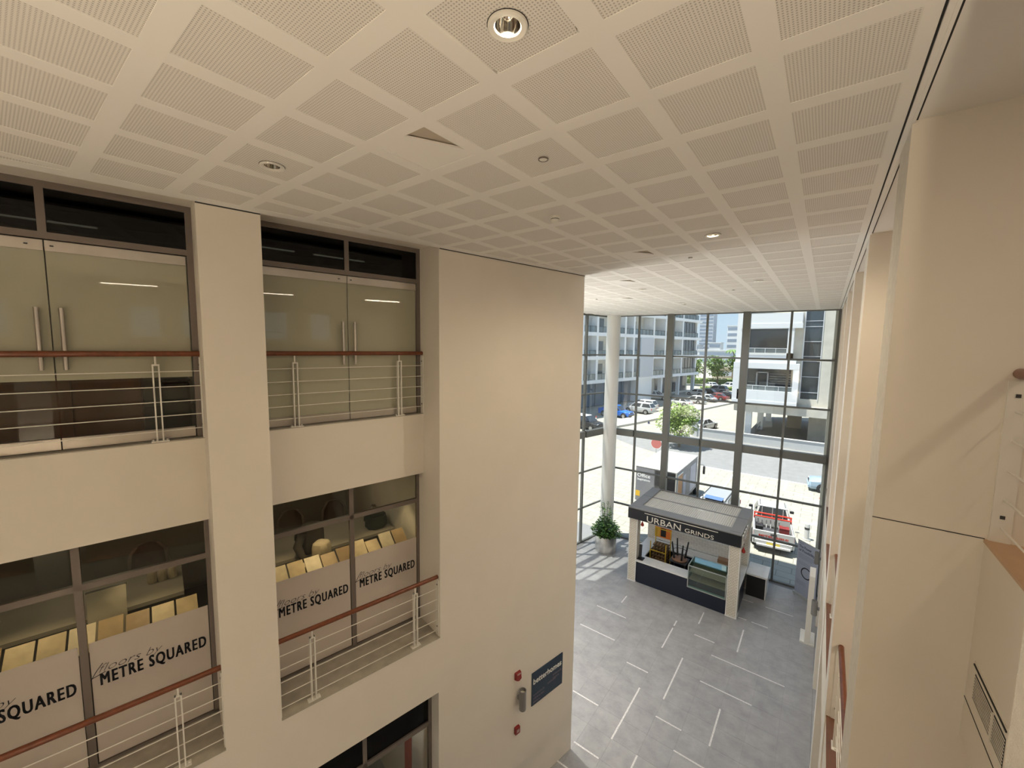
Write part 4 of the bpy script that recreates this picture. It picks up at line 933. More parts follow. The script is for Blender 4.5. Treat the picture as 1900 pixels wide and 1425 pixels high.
def wheel(r, x, y, rad, side):
    w_ = part('wheel', MB(lambda a, b, c: Vector((x+side*c, y+a, rad+b))).lathe((0, 0), [(rad*.62, -.10), (rad*.97, -.10), (rad, -.06), (rad, .09), (rad*.95, .115), (rad*.62, .115)], 22), M_tyre, r, True)
    part('rim', MB(lambda a, b, c: Vector((x+side*c, y+a, rad+b))).lathe((0, 0), [(.001, .085), (rad*.2, .10), (rad*.56, .085), (rad*.64, .11)], 22), M_rim, w_, True)
    mb = MB(lambda a, b, c: Vector((x+side*c, y+a, rad+b)))
    for k in range(5):
        a = 2*PI*k/5; mb.add([(rad*.14*math.cos(a+.9), rad*.14*math.sin(a+.9), .105), (rad*.14*math.cos(a-.9), rad*.14*math.sin(a-.9), .105), (rad*.56*math.cos(a-.16), rad*.56*math.sin(a-.16), .112), (rad*.56*math.cos(a+.16), rad*.56*math.sin(a+.16), .112)], [(0, 1, 2, 3)])
    part('spokes', mb, M_rim, w_)
def car(name, label, loc, rz, kind, pm, roofm=None, cat='car', group=None):
    r = thing(name, label, cat, (loc[0], loc[1], ZG), rz, group)
    L, W, H, belt, hood, zl, rad = dict(sedan=(4.6, 1.8, 1.45, .92, .88, .22, .33), suv=(4.8, 1.9, 1.80, 1.12, 1.08, .32, .38), pickup=(5.2, 1.86, 1.80, 1.12, 1.08, .36, .39), hatch=(4.1, 1.76, 1.52, .95, .92, .22, .32))[kind]
    h = W/2; f = L/2
    if kind == 'pickup':
        body = body_sections(MB(), [(f, h*.82, zl+.08, hood-.22), (f-.12, h*.95, zl, hood-.10), (f-1.35, h, zl, hood+.02), (f-2.0, h, zl, belt), (-f+2.0, h, zl, belt), (-f+1.95, h, zl, belt)])
        cy0, cy1, ty0, ty1 = -f+1.95, f-1.35, -f+2.15, f-2.15
    elif kind == 'sedan':
        body = body_sections(MB(), [(f, h*.8, zl+.1, hood-.25), (f-.12, h*.93, zl, hood-.12), (f-1.35, h, zl, hood), (f-1.9, h, zl, belt), (-f+1.3, h, zl, belt), (-f+.15, h*.95, zl, belt-.06), (-f, h*.85, zl+.1, belt-.2)])
        cy0, cy1, ty0, ty1 = -f+.45, f-1.25, -f+1.15, f-2.15
    else:
        body = body_sections(MB(), [(f, h*.82, zl+.08, hood-.22), (f-.12, h*.95, zl, hood-.10), (f-1.15, h, zl, hood+.02), (f-1.7, h, zl, belt), (-f+.5, h, zl, belt), (-f+.06, h*.97, zl, belt), (-f, h*.93, zl+.08, belt-.05)])
        cy0, cy1, ty0, ty1 = -f+.05, f-1.05, -f+.45, f-1.85
    part('body', body, pm, r, True)
    hb, ht = h*.92, h*.74
    B = [(-hb, cy0, belt-.03), (hb, cy0, belt-.03), (hb, cy1, belt-.03), (-hb, cy1, belt-.03)]
    Tp = [(-ht, ty0, H-.06), (ht, ty0, H-.06), (ht, ty1, H-.06), (-ht, ty1, H-.06)]
    part('cabin', MB().loft([B, Tp]), pm, r)
    part('roof', MB().loft([[(-ht-.01, ty0-.02, H-.065), (ht+.01, ty0-.02, H-.065), (ht+.01, ty1+.02, H-.065), (-ht-.01, ty1+.02, H-.065)], [(-ht+.06, ty0+.08, H), (ht-.06, ty0+.08, H), (ht-.06, ty1-.06, H), (-ht+.06, ty1-.06, H)]]), roofm or pm, r)
    mb = MB(); slab_on(mb, B[0], B[1], Tp[1], Tp[0], .12); part('rear_window', mb, M_vglass, r)
    mb = MB(); slab_on(mb, B[2], B[3], Tp[3], Tp[2], .10); part('windscreen', mb, M_vglass, r)
    for s in (1, -1):
        for a0, a1 in ((.0, .46), (.5, 1.0)):
            def lr(p, q, t): return tuple(Vector(p).lerp(Vector(q), t))
            b0, b1, t0, t1 = ((B[1], B[2], Tp[1], Tp[2]) if s > 0 else (B[0], B[3], Tp[0], Tp[3]))
            pts = [lr(b0, b1, a0), lr(b0, b1, a1), lr(t0, t1, a1), lr(t0, t1, a0)]
            if s < 0: pts = [pts[1], pts[0], pts[3], pts[2]]
            mb = MB(); slab_on(mb, *pts, .13); part('side_window', mb, M_vglass, r)
        part('mirror', MB().bev(min(s*h, s*(h+.2)), max(s*h, s*(h+.2)), cy1-.45, cy1-.33, belt, belt+.15, .03), M_black if kind == 'pickup' else pm, r)
        part('headlight', MB().box(s*h*.62-.16, s*h*.62+.16, f-.12, f-.005, hood-.30, hood-.16), M_head, r)
        part('taillight', MB().box(s*(h-.10)-.08, s*(h-.10)+.08, -f-.015, -f+.06, belt-.34, belt-.10), M_tail, r)
        for y in (f-.85, -f+.95):
            part('wheel_arch', MB(lambda a, b, c, s=s, y=y: Vector((s*(h-.05+c), y+a, rad+b))).lathe((0, 0), [(.001, .055), (rad+.07, .055), (rad+.07, 0)], 20), M_black, r)
            wheel(r, s*(h-.07), y, rad, s)
    part('front_bumper', MB().bev(-h*.85, h*.85, f-.06, f+.05, zl+.05, zl+.28, .02), M_dark if kind in ('pickup', 'suv') else pm, r)
    part('grille', MB().box(-h*.45, h*.45, f-.02, f+.015, hood-.32, hood-.14), M_black, r)
    part('rear_bumper', MB().bev(-h*.9, h*.9, -f-.08, -f+.1, zl+.03, zl+.26, .02), pm if kind != 'pickup' else M_bwhite, r)
    if kind == 'pickup':
        part('bed_floor', MB().box(-h+.06, h-.06, -f+.05, -f+1.95, zl+.02, .66), M_dark, r)
        for s in (1, -1): part('bed_side', MB().bev(min(s*h, s*(h-.10)), max(s*h, s*(h-.10)), -f+.04, -f+1.96, zl, belt, .03), pm, r)
        tg = part('tailgate', MB().bev(-h+.02, h-.02, -f-.02, -f+.06, .60, belt, .02), pm, r)
        part('tailgate_handle', MB().box(-.14, .14, -f-.035, -f-.015, belt-.18, belt-.10), M_dark, tg)
        part('number_plate', MB().box(-.30, .30, -f-.09, -f-.078, zl+.06, zl+.2), mat('yellow_plate', (.65, .52, .08), .5), r)
    return r, h, f, belt
white = paint('white', (.58, .58, .57)); silver = paint('silver', (.45, .46, .46)); blue = paint('blue', (.02, .14, .55)); blackp = paint('black', (.02, .02, .022)); paleblue = paint('pale_blue', (.30, .40, .50)); greyp = paint('grey', (.20, .21, .22)); redp = paint('dark_red', (.22, .03, .03))
# white pickup outside the door
r, h, f, belt = car('pickup_truck', 'white pickup with red bars and an open loaded bed just outside the glass', (-1.86, 27.15), .13, 'pickup', white, cat='pickup')
M_redbar = mat('red_steel', (.55, .04, .02), .4)
for y, z in ((-f+1.80, 1.42), (-f+1.70, 1.26)): part('red_bar', MB().tube([(-h*.96, y, z), (h*.96, y, z)], .045, 8), M_redbar, r, True)
for s in (1, -1): part('bar_stand', MB().tube([(s*h*.93, -f+1.72, belt-.05), (s*h*.93, -f+1.78, 1.45)], .035, 8), M_redbar, r, True)
part('window_bars', MB().box(-.52, -.49, -f+1.96, -f+2.0, 1.15, 1.72).box(-.02, .01, -f+1.96, -f+2.0, 1.15, 1.74).box(.48, .51, -f+1.96, -f+2.0, 1.15, 1.72), white, r)
part('roof_rail', MB().box(-h*.66, -h*.63, -f+2.2, f-2.2, 1.79, 1.83).box(h*.63, h*.66, -f+2.2, f-2.2, 1.79, 1.83), M_dark, r)
part('lettering', text_mb('MITSUBISHI', .15, (-.66, -f-.022, .80), (1, 0, 0), (0, 0, 1), .006, 0, .004, fit=1.3), M_redbar, r)
part('step_bar', MB().box(-.75, .75, -f-.22, -f-.06, .36, .44), M_bwhite, r)
rnd = random.Random(11)
for nm, lab, x, y, m_, sx, sy, sz in (('tool_box', 'grey tool case lying in the white pickup bed', -.08, .62, M_dark, .34, .2, .16), ('tool_box', 'black crate lying at the left of the white pickup bed', -.62, 1.0, M_black, .17, .26, .2), ('tool_box', 'dark red crate at the right of the white pickup bed', .52, 1.05, redp, .22, .2, .22)):
    c_ = Matrix.Rotation(.13, 4, 'Z') @ Vector((x, -f+y, 0))+Vector((-1.86, 27.15, ZG+.66))
    b_ = thing(nm, lab, 'tool box', tuple(c_), .13, 'boxes in the pickup bed')
    part('case', MB().bev(-sx, sx, -sy, sy, 0, sz*1.8, .02), m_, b_); part('lid', MB().bev(-sx-.01, sx+.01, -sy-.01, sy+.01, sz*1.8, sz*1.8+.05, .015), m_, b_); part('handle', MB().tube([(-.08, 0, sz*1.8+.05), (-.08, 0, sz*1.8+.1), (.08, 0, sz*1.8+.1), (.08, 0, sz*1.8+.05)], .012, 6), M_chrome, b_)
b_ = thing('white_pipes', 'white pipe offcuts leaning in the white pickup bed', 'pipes', (-1.95, 25.9, ZG+.66), .13)
for q in range(7): part('pipe', MB().tube([(-.6+q*.2, .3, 0), (-.62+q*.2, .42, .42+.06*math.sin(q*2))], .028, 8), M_bwhite, b_, True)

# box truck
tk = thing('box_truck', 'grey box truck with white roof, side lettering and orange door print behind the kiosk', 'truck', (-7.9, 27.6, ZG))
M_tgrey = mat('truck_grey', (.20, .20, .22), .5); M_troof = mat('truck_white_roof', (.45, .44, .41), .6); M_orange = mat('orange_wood_print', (.50, .22, .07), .5); M_yell = mat('yellow_print', (.75, .45, .02), .5)
X0, X1, Y0, Y1, Z0, Z1 = -1.25, 1.25, -2.45, 2.6, .85, 3.06
bx_ = part('cargo_box', MB().box(X0, X1, Y0, Y1, Z0, Z1), M_tgrey, tk)
part('roof', MB().bev(X0-.02, X1+.02, Y0-.02, Y1+.02, Z1, Z1+.06, .02), M_troof, tk)
part('rear_door', MB().box(X0+.03, X0+1.18, Y0-.03, Y0, Z0+.05, Z1-.06), M_tgrey, tk)
part('opening_shade', MB().box(X0+1.22, X1-.08, Y0-.012, Y0, Z0+.05, Z1-.06), M_black, tk)  # black sheet painted for the shade inside the open rear door
part('corner_trim', MB().box(X1-.06, X1+.012, Y0-.02, Y0+.03, Z0, Z1).box(X0-.012, X0+.03, Y0-.02, Y0+.02, Z0, Z1), M_troof, tk)
part('lettering', text_mb('Office', .34, (X0+.10, Y0-.031, 2.42), (1, 0, 0), (0, 0, 1), .006, 0, .003, fit=.82), mat('white_vinyl', (.9,.9,.9), .5), tk)
part('lettering', text_mb('Inspirations', .2, (X0+.12, Y0-.031, 2.20), (1, 0, 0), (0, 0, 1), .006, 0, .003, fit=.80), mat('white_vinyl', (.9,.9,.9), .5), tk)
part('yellow_mark', MB().lathe((0, 0), [(.001, 0), (.16, .0), (.16, .008)], 16) if False else MB().box(X0+.03, X0+.30, Y0-.036, Y0-.03, 1.15, 1.5), M_yell, tk)
dp = part('orange_door', MB().box(X1, X1+.02, Y0+.25, Y0+1.25, Z0+.2, Z1-.25), M_orange, tk)
part('door_outline', MB().box(X1+.004, X1+.03, Y0+.17, Y0+.25, Z0+.2, Z1-.17).box(X1+.004, X1+.03, Y0+.25, Y0+1.33, Z1-.25, Z1-.17), M_print, dp)
part('print_shape', MB().box(X1, X1+.012, Y0+1.5, Y0+2.1, Z0+.3, Z1-.5).box(X1, X1+.012, Y0+3.2, Y0+4.6, Z0+.2, Z1-.3), mat('print_lilac', (.42, .42, .50), .5), tk)
part('cab', body_sections(MB(), [(Y1+.1, 1.05, .55, 2.2), (Y1+1.0, 1.08, .5, 2.25), (Y1+1.75, 1.05, .5, 1.4), (Y1+1.9, 1.0, .55, 1.2)]), white, tk, True)
mb = MB(); slab_on(mb, (.9, Y1+1.78, 1.36), (-.9, Y1+1.78, 1.36), (-.85, Y1+1.02, 2.2), (.85, Y1+1.02, 2.2), .05); part('windscreen', mb, M_vglass, tk)
part('chassis', MB().box(-.5, .5, Y0, Y1+1.6, .45, .85), M_dark, tk); part('underrun', MB().box(X0+.1, X1-.1, Y0-.02, Y0+.08, .45, .6), M_dark, tk)
part('mirror', MB().bev(1.35, 1.5, Y1+1.3, Y1+1.4, 1.5, 2.1, .03).tube([(1.05, Y1+1.4, 2.15), (1.4, Y1+1.36, 2.15), (1.42, Y1+1.36, 2.0)], .015, 6), M_black, tk)
for x, s in ((-1.0, -1), (1.0, 1)):
    for y in (Y0+.9, Y1+1.0): wheel(tk, x, y, .42, s)
# grey vehicle between truck and pickup
gs_ = car('grey_suv', 'silver grey car with pale blue roof glass between the truck and the pickup', (-4.68, 26.6), PI-.03, 'suv', mat('paint_warm_silver', (.30, .31, .32), .3, spec=.6))[0]
part('roof_glass', MB().box(-.5, .5, .35, .95, 1.795, 1.812), mat('roof_glass_blue', (.10, .17, .36), .15), gs_)
part('roof_rail', MB().box(-.66, -.62, -1.7, .9, 1.78, 1.83).box(.62, .66, -1.7, .9, 1.78, 1.83), M_dark, gs_)
car('hatchback', 'pale blue and white hatchback nose at the right edge of the street', (1.62, 38.4), PI/2+.08, 'hatch', paleblue)
car('saloon_car', 'silver saloon car half hidden behind the roadside tree', (-12.2, 57.6), -.25, 'sedan', silver)
car('blue_pickup', 'bright blue pickup parked beyond the round column', (-24.9, 58.7), -PI/2-.12, 'pickup', blue, cat='pickup')
car('estate_car', 'silver four wheel drive parked next to the blue pickup', (-23.4, 64.6), PI/2-.1, 'suv', silver)
car('estate_car', 'white four wheel drive behind the silver one near the blue pickup', (-24.2, 68.2), PI/2-.1, 'suv', white)
car('open_jeep', 'black car with flat white roof at the far left of the glass', (-24.3, 47.4), -PI/2-.15, 'suv', blackp, white)
car('covered_car', 'white car parked under the overhang of the left building', (-27.2, 84.0), -1.4, 'pickup', white)
far = [((-21.0, 78.5), white, 'sedan', 'white saloon nearest in the far parked row'), ((-19.6, 83.6), white, 'hatch', 'white hatchback second in the far parked row'), ((-18.9, 88.2), silver, 'sedan', 'silver saloon third in the far parked row'), ((-17.6, 92.6), redp, 'sedan', 'dark red car fourth in the far parked row'), ((-16.8, 97), blackp, 'sedan', 'black saloon fifth in the far parked row'), ((-22.6, 97.5), white, 'hatch', 'white hatchback in the second far row'), ((-21.0, 100.5), blackp, 'sedan', 'black saloon in the second far row'), ((-20.2, 107), greyp, 'suv', 'dark grey four wheel drive far up the side street'), ((-19.5, 120), white, 'suv', 'white four wheel drive before the hedge'), ((-24.5, 121), white, 'sedan', 'white saloon before the hedge'), ((-20.0, 143), white, 'sedan', 'white saloon beyond the hedge')]
for (p, m_, kd, lb) in far: car('parked_car', lb, p, PI/2-.2 if p[1] < 110 else .9, kd, m_, group='cars parked far up the side street')

# ---------------------------------------------------------------- street furniture
M_cone = mat('cone_orange', (.75, .10, .04), .6)
for x, y, z, l in ((-21.4, 47.9, ZG, 'small red traffic cone before the black car'), (-25.2, 52.5, ZG, 'tall red and white traffic cone behind the black car')):
    c_ = thing('traffic_cone', l, 'cone', (x, y, z), group='traffic cones')
    part('base', MB().bev(-.2, .2, -.2, .2, 0, .04, .01), M_cone, c_); part('cone_body', MB().lathe((0, 0), [(.15, .04), (.03, .9)], 14), M_cone, c_, True); part('band', MB().lathe((0, 0), [(.105, .42), (.075, .62)], 14), M_print, c_)
for x, y, l in ((-.17, 27.6, 'pale bollard right beside the white pickup'), (.50, 36.0, 'pale bollard with red foot before the pale blue hatchback')):
    b_ = thing('bollard', l, 'bollard', (x, y, ZG), group='street bollards')
    part('post', MB().lathe((0, 0), [(.12, 0), (.12, .85), (.10, .92), (.001, .95)], 16), M_bwhite, b_, True); part('band', MB().lathe((0, 0), [(.125, .60), (.125, .72)], 16), M_dark if x < 0 else M_cone, b_); part('base', MB().cyl((0, 0), .2, 0, .05, 16), M_cone if x > 0 else M_kerb, b_)
s_ = thing('road_sign', 'round pinkish red road sign behind the box truck roof', 'road sign', (-10.6, 33.5, ZG))
part('pole', MB().tube([(0, 0, 0), (0, 0, 2.9)], .03, 8), M_chrome, s_)
part('disc', MB(lambda a, b, c: Vector((a, c, 2.75+b))).lathe((0, 0), [(.001, -.03), (.42, -.03), (.42, .0), (.001, .0)], 28), mat('faded_red', (.55, .16, .14), .6), s_)
part('rim', MB(lambda a, b, c: Vector((a, c, 2.75+b))).lathe((0, 0), [(.42, -.035), (.45, -.035), (.45, .005), (.42, .005)], 28), M_print, s_)
s_ = thing('window_sticker', 'small round blue sticker on the glass front', 'sticker', tuple(TF(-3.38, -.014, 6.62)))
part('disc', MB(TF).loft([[(-3.38+.062*math.cos(2*PI*q/20), -.014, 6.62+.062*math.sin(2*PI*q/20)) for q in range(20)], [(-3.38+.062*math.cos(2*PI*q/20), -.0125, 6.62+.062*math.sin(2*PI*q/20)) for q in range(20)]]), mat('sticker_blue', (.03, .05, .25), .5), s_, world=True)
part('mark', MB(TF).box(-3.41, -3.35, -.0155, -.014, 6.61, 6.63), M_print, s_, world=True)

# ---------------------------------------------------------------- trees and hedges
M_tl = mat('tree_leaf', (.20, .30, .06), .55, noise=.4, scale=3); M_tl2 = mat('tree_leaf_bright', (.30, .40, .10), .55, noise=.3, scale=3); M_bark = mat('bark', (.16, .12, .08), .9, noise=.3, scale=10)
M_tl3 = mat('far_leaf', (.13, .22, .06), .6, noise=.4, scale=1.5)
def tree(label, loc, cr_, cz, trunk, nleaf, leaf, mats, seed, flat=.8):
    rd = random.Random(seed); t = thing('tree', label, 'tree', (loc[0], loc[1], ZG))
    part('trunk', MB().tube([(0, 0, 0), (.05, .05, trunk*.6), (.0, .1, cz)], [.14*cr_*.6, .10*cr_*.6, .05*cr_*.6], 8), M_bark, t, True)
    lobes = [(rd.uniform(-.5, .5)*cr_, rd.uniform(-.5, .5)*cr_, cz+rd.uniform(-.45, .45)*cr_*flat, rd.uniform(.45, .65)*cr_) for q in range(9)]
    for q in range(5):
        x, y, z, rr = lobes[q]; part('branch', MB().tube([(0, .05, trunk*.7), (x*.6, y*.6, z-.2*cr_), (x, y, z)], [.05*cr_, .03*cr_, .012*cr_], 6), M_bark, t)
    mbs = [MB() for _ in mats]
    for q in range(nleaf):
        x, y, z, rr = rd.choice(lobes); a = rd.uniform(0, 2*PI); c = rd.uniform(-1, 1); s = math.sqrt(1-c*c); k_ = rr*rd.uniform(.75, 1.05)
        d = (s*math.cos(a), s*math.sin(a), c)
        leaf_mb(mbs[q % len(mats)], (x+d[0]*k_, y+d[1]*k_, z+d[2]*k_*flat), (d[0]+rd.uniform(-.8, .8), d[1]+rd.uniform(-.8, .8), d[2]+rd.uniform(-.9, .5)), leaf*rd.uniform(.7, 1.3), leaf*.6)
    for q, mb in enumerate(mbs): part('foliage', mb, mats[q], t, kind='stuff', recalc=False)
tree('bushy bright green roadside tree right behind the glass front centre', (-11.9, 45.2), 2.0, 3.0, 1.6, 3400, .30, [M_tl, M_tl2], 5)
for q, (x, y, rr, cz, l) in enumerate(((-29.5, 124, 3.3, 4.8, 'far tree at the left end of the green group, against the apartment block'), (-24.8, 131, 3.5, 5.4, 'tallest bright green far tree in the middle of the group'), (-20.3, 134, 3.3, 5.8, 'far tree at the right of the group beside the white building'), (-16.8, 127, 3.0, 5.0, 'far tree partly hidden by the thick right mullion'))):
    tree(l, (x, y), rr, cz, 3, 1500, .7, [M_tl3, M_tl], 20+q)
pt = thing('palm_tree', 'far palm tree rising over the green tree group', 'palm', (-24.0, 150, ZG))
part('trunk', MB().tube([(0, 0, 0), (.2, 0, 5), (.1, 0, 9.6)], [.3, .2, .18], 8), M_bark, pt)
for q in range(14):
    a = 2*PI*q/14; mb = MB(); pts = [Vector((.1, 0, 9.6)), Vector((.1+1.0*math.cos(a), 1.0*math.sin(a), 10.3)), Vector((.1+2.2*math.cos(a), 2.2*math.sin(a), 9.9)), Vector((.1+2.8*math.cos(a), 2.8*math.sin(a), 9.0))]
    sd = Vector((-math.sin(a), math.cos(a), 0))
    for u, wd in ((0, .1), (1, .45), (2, .4), (3, .05)): mb.v += [tuple(pts[u]+sd*wd-Vector((0, 0, wd*.4))), tuple(pts[u]), tuple(pts[u]-sd*wd-Vector((0, 0, wd*.4)))]
    for u in range(3): mb.f += [(u*3, u*3+1, u*3+4, u*3+3), (u*3+1, u*3+2, u*3+5, u*3+4)]
    part('frond', mb, M_tl3, pt, recalc=False)
def hedge(label, p0, p1, th, hh, seed):
    rd = random.Random(seed); a = Vector((*p0, 0)); b = Vector((*p1, 0)); d = (b-a).normalized(); nn = Vector((-d.y, d.x, 0)); Lh = (b-a).length
    t = thing('hedge', label, 'hedge', (a.x, a.y, ZG))
    mb = MB()
    for q in range(int(Lh*60)):
        u = rd.uniform(0, Lh); v = rd.uniform(-th, th); z = rd.uniform(.1, hh)
        if rd.random() < .6: z = hh
        else: v = th*rd.choice((-1, 1))
        leaf_mb(mb, tuple(d*u+nn*v+Vector((0, 0, z))), (rd.uniform(-1, 1), rd.uniform(-1, 1), rd.uniform(-.2, 1)), .4, .28)
    part('foliage', mb, M_tl2, t, kind='stuff', recalc=False)
    part('core', MB(lambda x, y, z: d*x+nn*y+Vector((0, 0, z))).box(.1, Lh-.1, -th*.8, th*.8, 0, hh*.93), M_tl3, t)
hedge('long clipped bright green hedge far up the side street', (-33, 128), (-18, 138), .8, 1.5, 3)
hedge('low green planting strip before the parked white cars', (-25, 112), (-17.5, 116), .5, .6, 4)

# ---------------------------------------------------------------- apartment block on the left
BO = Vector((-29.676, 70.677, 0)); Bd = Vector((.17, .985, 0)).normalized(); Bn = Vector((Bd.y, -Bd.x, 0))
def TBl(u, o, z): return BO+Bd*u+Bn*o+Vector((0, 0, z))
ap = thing('apartment_block', 'white apartment block with stacked glass railed balconies left outside', 'building', tuple(TBl(0, -5, ZG)))
A = lambda nm, mb, m, par=None, **q: part(nm, mb, m, par or ap, world=True, **q)
M_ap = mat('apartment_white', (.84, .85, .86), .8); M_apg = mat('apartment_grey', (.56, .58, .62), .8); M_apb = mat('apartment_beige', (.70, .68, .62), .8); M_apgl = mat('apartment_glass', (.06, .075, .09), .1, spec=.8); M_bal = glass_mat('balcony_glass', tint=(.55, .62, .62), gloss=.05, film=(.35, .40, .42), filmfac=.35)
A('core', MB(TBl).box(-34, 33, -14, -2.2, 0, 24), M_apb)
FL = [4.6, 8.65, 12.7, 16.75, 20.8]
for z in FL: A('floor_slab', MB(TBl).box(-34, 34.6 if z > 5 else 34, -2.4, .05, z-.32, z+.28), M_ap)
A('roof_edge', MB(TBl).box(-34, 34, -2.4, .2, 24, 24.6), M_ap)
FIN = [-26, -18.5, -10.9, -6.9, 1.7, 4.7, 12.1, 17.0, 24.9]
for k_, u in enumerate(FIN): A('fin_wall', MB(TBl).box(u-.28, u+.28, -2.3, .0, 4.6, 24), M_ap)
A('end_wall', MB(TBl).box(32.8, 33.4, -8, -.4, 4.6, 24), M_ap)
A('grey_wall', MB(TBl).box(7.0, 12.0, -2.2, .12, 4.75, 12.45), M_apg)
edges = FIN+[33.0]
for k_ in range(len(edges)-1):
    a, b = edges[k_]+.28, edges[k_+1]-.28
    for z in FL:
        if k_ == 5 and z < 12: b2 = 7.0
        else: b2 = b
        if k_ == 8:
            wn = A('window', MB(TBl).box(a+.2, b2-.1, -.9, -.8, z+.28, z+3.7), M_apgl)
            for q in range(1, 5): A('mullion', MB(TBl).box(a+(b2-a)*q/5-.04, a+(b2-a)*q/5+.04, -.8, -.74, z+.28, z+3.7), M_dark, wn)
        else:
            w0 = a+(b2-a)*(.1 if (k_+int(z)) % 2 else .35); w1 = w0+(b2-a)*.45
            wn = A('window', MB(TBl).box(w0, w1, -2.2, -2.12, z+.28, z+2.9), M_apgl)
            A('mullion', MB(TBl).box((w0+w1)/2-.05, (w0+w1)/2+.05, -2.12, -2.06, z+.28, z+2.9), M_ap, wn)
        bl = A('balcony_glass', MB(TBl).box(a, b2, -.12, -.08, z+.35, z+1.25), M_bal)
        A('balcony_rail', MB(TBl).box(a, b2, -.14, -.06, z+1.25, z+1.32), M_dark, bl)
        nn_ = max(2, int((b2-a)/1.3))
        mb = MB(TBl)
        for q in range(nn_+1): mb.box(a+(b2-a)*q/nn_-.03, a+(b2-a)*q/nn_+.03, -.14, -.06, z+.28, z+1.25)
        A('balcony_post', mb, M_dark, bl)
# ground storey
M_apdark = mat('blue_grey_panel', (.12, .16, .22), .5)
A('ground_wall', MB(TBl).box(-34, 6.8, -2.0, -1.6, 0, 4.3), M_apdark)
mb = MB(TBl)
for q in range(14): mb.box(-33+q*2.8, -32.9+q*2.8, -1.6, -1.55, 0, 4.3)
A('panel_joint', mb, M_dark)
A('ground_wall', MB(TBl).box(6.8, 12.4, -1.8, -.2, 0, 4.3), M_ap); A('ground_post', MB(TBl).box(16.7, 17.3, -1.2, -.4, 0, 4.3), M_ap); A('ground_post', MB(TBl).box(32.3, 32.8, -1.0, -.3, 0, 4.3), M_ap); A('ground_post', MB(TBl).box(24.6, 25.1, -1.0, -.3, 0, 4.3), M_ap)
A('ground_window', MB(TBl).box(17.4, 32.2, -2.2, -2.1, .5, 4.2), M_apgl)
# ---------------------------------------------------------------- white balcony building on the right
rb = thing('balcony_building', 'white framed building with deep balconies and tall glass strip right outside', 'building', (-3, 60, ZG))
A = lambda nm, mb, m, par=None, **q: part(nm, mb, m, par or rb, world=True, **q)
M_rw = mat('bright_white_render', (.68, .69, .70), .8); M_rbg = mat('beige_stone_cladding', (.56, .525, .45), .8, noise=.08, scale=1.2); M_rgl = mat('dark_curtain_glass', (.05, .065, .075), .08, spec=.8)
A('core', MB().box(-7.9, 14, 57, 74, 4.3, 24), M_rbg)
A('beige_wall', MB().box(-2.9, -1.95, 54.3, 57, 4.3, 24), M_rbg); A('beige_wall', MB().box(-.46, 14, 54.3, 57, 4.3, 24), M_rbg); A('beige_wall', MB().box(-1.95, -.46, 54.3, 57, 4.3, 5.2), M_rbg)
gs = A('glass_strip', MB().box(-1.95, -.46, 54.5, 54.6, 5.2, 24), M_rgl)
for z in (5.9, 7.6, 9.3, 9.8, 11.4, 13.0, 13.6, 15.2): A('glazing_bar', MB().box(-1.95, -.46, 54.46, 54.5, z, z+.06), M_apg, gs)
A('strip_frame', MB().box(-2.05, -1.95, 54.25, 54.5, 5.1, 24).box(-.46, -.40, 54.25, 54.5, 5.1, 24), M_rw, gs)
A('balcony_box', MB().box(-7.9, -2.2, 53.4, 57, 12.9, 14.5), M_rw); A('balcony_edge', MB().box(-7.95, -2.15, 53.34, 57, 12.85, 13.38), M_rw)
A('upper_glass', MB().box(-7.4, -3.4, 55.6, 55.7, 10.15, 12.9), M_rgl)
A('side_frame', MB().box(-3.42, -2.86, 53.4, 57, 9.55, 12.9), M_rw); A('side_frame', MB().box(-8.35, -7.45, 53.6, 57, 4.4, 24), M_rw)
A('floor_slab', MB().box(-7.6, -2.86, 53.4, 57, 9.5, 10.15), M_rw)
A('box_head', MB().box(-8.4, -2.15, 53.0, 57, 8.38, 9.03), M_rw); A('box_soffit', MB().box(-8.0, -2.5, 53.2, 57, 9.03, 9.5), M_rw); A('box_side', MB().box(-2.68, -2.15, 53.0, 57, 4.43, 8.4), M_rw); A('box_side', MB().box(-8.4, -7.6, 53.0, 57, 4.43, 8.4), M_rw)
A('parapet', MB().box(-7.9, -2.68, 53.0, 53.3, 4.75, 5.95), M_rw); A('box_floor', MB().box(-8.4, -2.15, 52.95, 57, 4.40, 4.78), M_rw)
wg = A('lower_glass', MB().box(-7.6, -2.68, 55.4, 55.5, 4.8, 8.4), M_rgl)
A('door_frame', MB().box(-6.35, -6.22, 55.34, 55.4, 4.8, 7.9).box(-5.25, -5.12, 55.34, 55.4, 4.8, 7.9).box(-6.35, -5.12, 55.34, 55.4, 7.8, 7.92), M_rw, wg)
for q in range(5): A('blind_slat', MB().box(-5.0, -2.75, 55.30, 55.36, 6.6+q*.28, 6.64+q*.28), M_apg, wg)
for z0, xs_ in ((5.95, (-7.6, -2.68)), (10.15, (-7.4, -3.42))):
    gr = A('balcony_glass', MB().box(xs_[0], xs_[1], 53.2, 53.24, z0, z0+.48), M_bal); A('balcony_rail', MB().box(xs_[0], xs_[1], 53.18, 53.26, z0+.48, z0+.53), M_rw, gr)
    mb = MB()
    for q in range(5): mb.box(xs_[0]+(xs_[1]-xs_[0])*q/4-.02, xs_[0]+(xs_[1]-xs_[0])*q/4+.02, 53.18, 53.26, z0, z0+.5)
    A('balcony_post', mb, M_rw, gr)
A('beam', MB().box(-8.2, 14, 53.6, 57, 3.35, 4.40), M_rbg); A('soffit', MB().box(-8.2, 14, 57, 74, 3.5, 4.4), M_rbg)
for x, y in ((-6.7, 54.4), (-6.3, 62.1), (-6.1, 70)): A('ground_post', MB().box(x-.32, x+.32, y-.3, y+.3, 0, 3.5), M_rw)
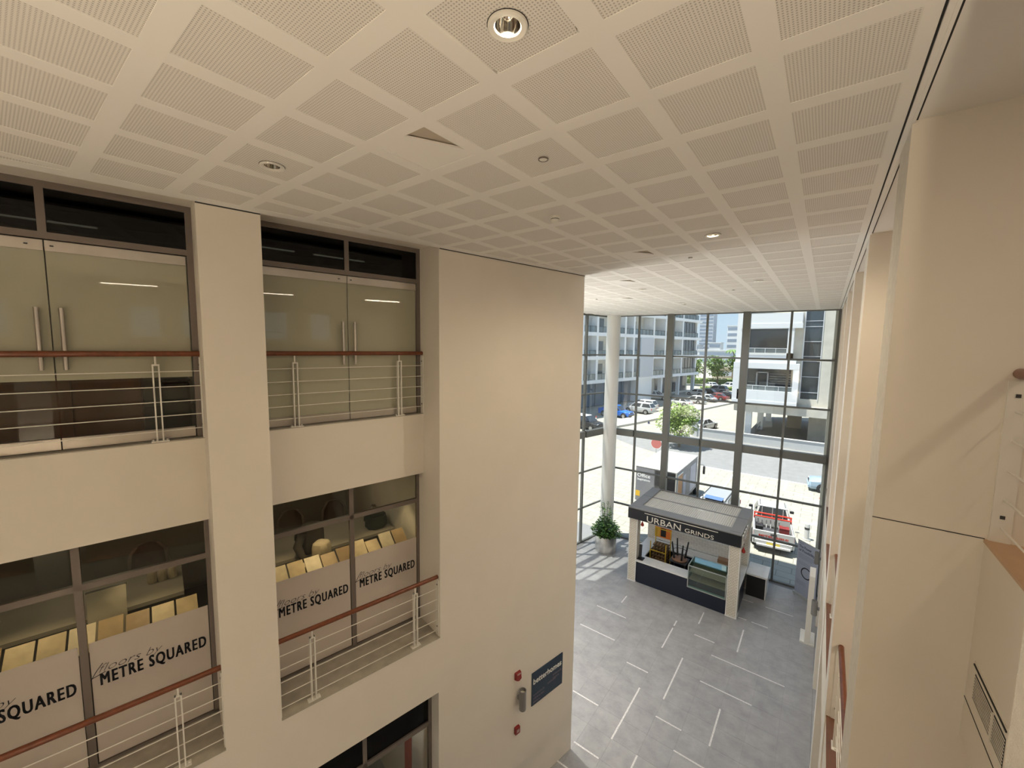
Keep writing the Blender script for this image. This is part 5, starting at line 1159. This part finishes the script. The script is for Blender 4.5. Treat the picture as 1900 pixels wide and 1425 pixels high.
A('ground_wall', MB().box(-1.1, 14, 58.4, 59, 0, 3.5), M_rbg); A('ground_wall', MB().box(-3.6, -2.0, 66, 66.4, 0, 3.5), M_rbg)
A('undercroft_floor', MB().box(-7.2, 14, 53.2, 74, ZG-ZG, .02), M_asph)
bl_ = thing('stair_rail', 'thin dark railing under the balcony building', 'railing', (-6.2, 57, ZG))
for q in range(5): part('upright', MB().box(-.02, .02, q*1.1-.02, q*1.1+.02, 0, 1.2), M_dark, bl_)
part('rail', MB().box(-.02, .02, 0, 4.4, 1.18, 1.22), M_dark, bl_); part('rail', MB().box(-.02, .02, 0, 4.4, .6, .63), M_dark, bl_)
# ---------------------------------------------------------------- far skyline
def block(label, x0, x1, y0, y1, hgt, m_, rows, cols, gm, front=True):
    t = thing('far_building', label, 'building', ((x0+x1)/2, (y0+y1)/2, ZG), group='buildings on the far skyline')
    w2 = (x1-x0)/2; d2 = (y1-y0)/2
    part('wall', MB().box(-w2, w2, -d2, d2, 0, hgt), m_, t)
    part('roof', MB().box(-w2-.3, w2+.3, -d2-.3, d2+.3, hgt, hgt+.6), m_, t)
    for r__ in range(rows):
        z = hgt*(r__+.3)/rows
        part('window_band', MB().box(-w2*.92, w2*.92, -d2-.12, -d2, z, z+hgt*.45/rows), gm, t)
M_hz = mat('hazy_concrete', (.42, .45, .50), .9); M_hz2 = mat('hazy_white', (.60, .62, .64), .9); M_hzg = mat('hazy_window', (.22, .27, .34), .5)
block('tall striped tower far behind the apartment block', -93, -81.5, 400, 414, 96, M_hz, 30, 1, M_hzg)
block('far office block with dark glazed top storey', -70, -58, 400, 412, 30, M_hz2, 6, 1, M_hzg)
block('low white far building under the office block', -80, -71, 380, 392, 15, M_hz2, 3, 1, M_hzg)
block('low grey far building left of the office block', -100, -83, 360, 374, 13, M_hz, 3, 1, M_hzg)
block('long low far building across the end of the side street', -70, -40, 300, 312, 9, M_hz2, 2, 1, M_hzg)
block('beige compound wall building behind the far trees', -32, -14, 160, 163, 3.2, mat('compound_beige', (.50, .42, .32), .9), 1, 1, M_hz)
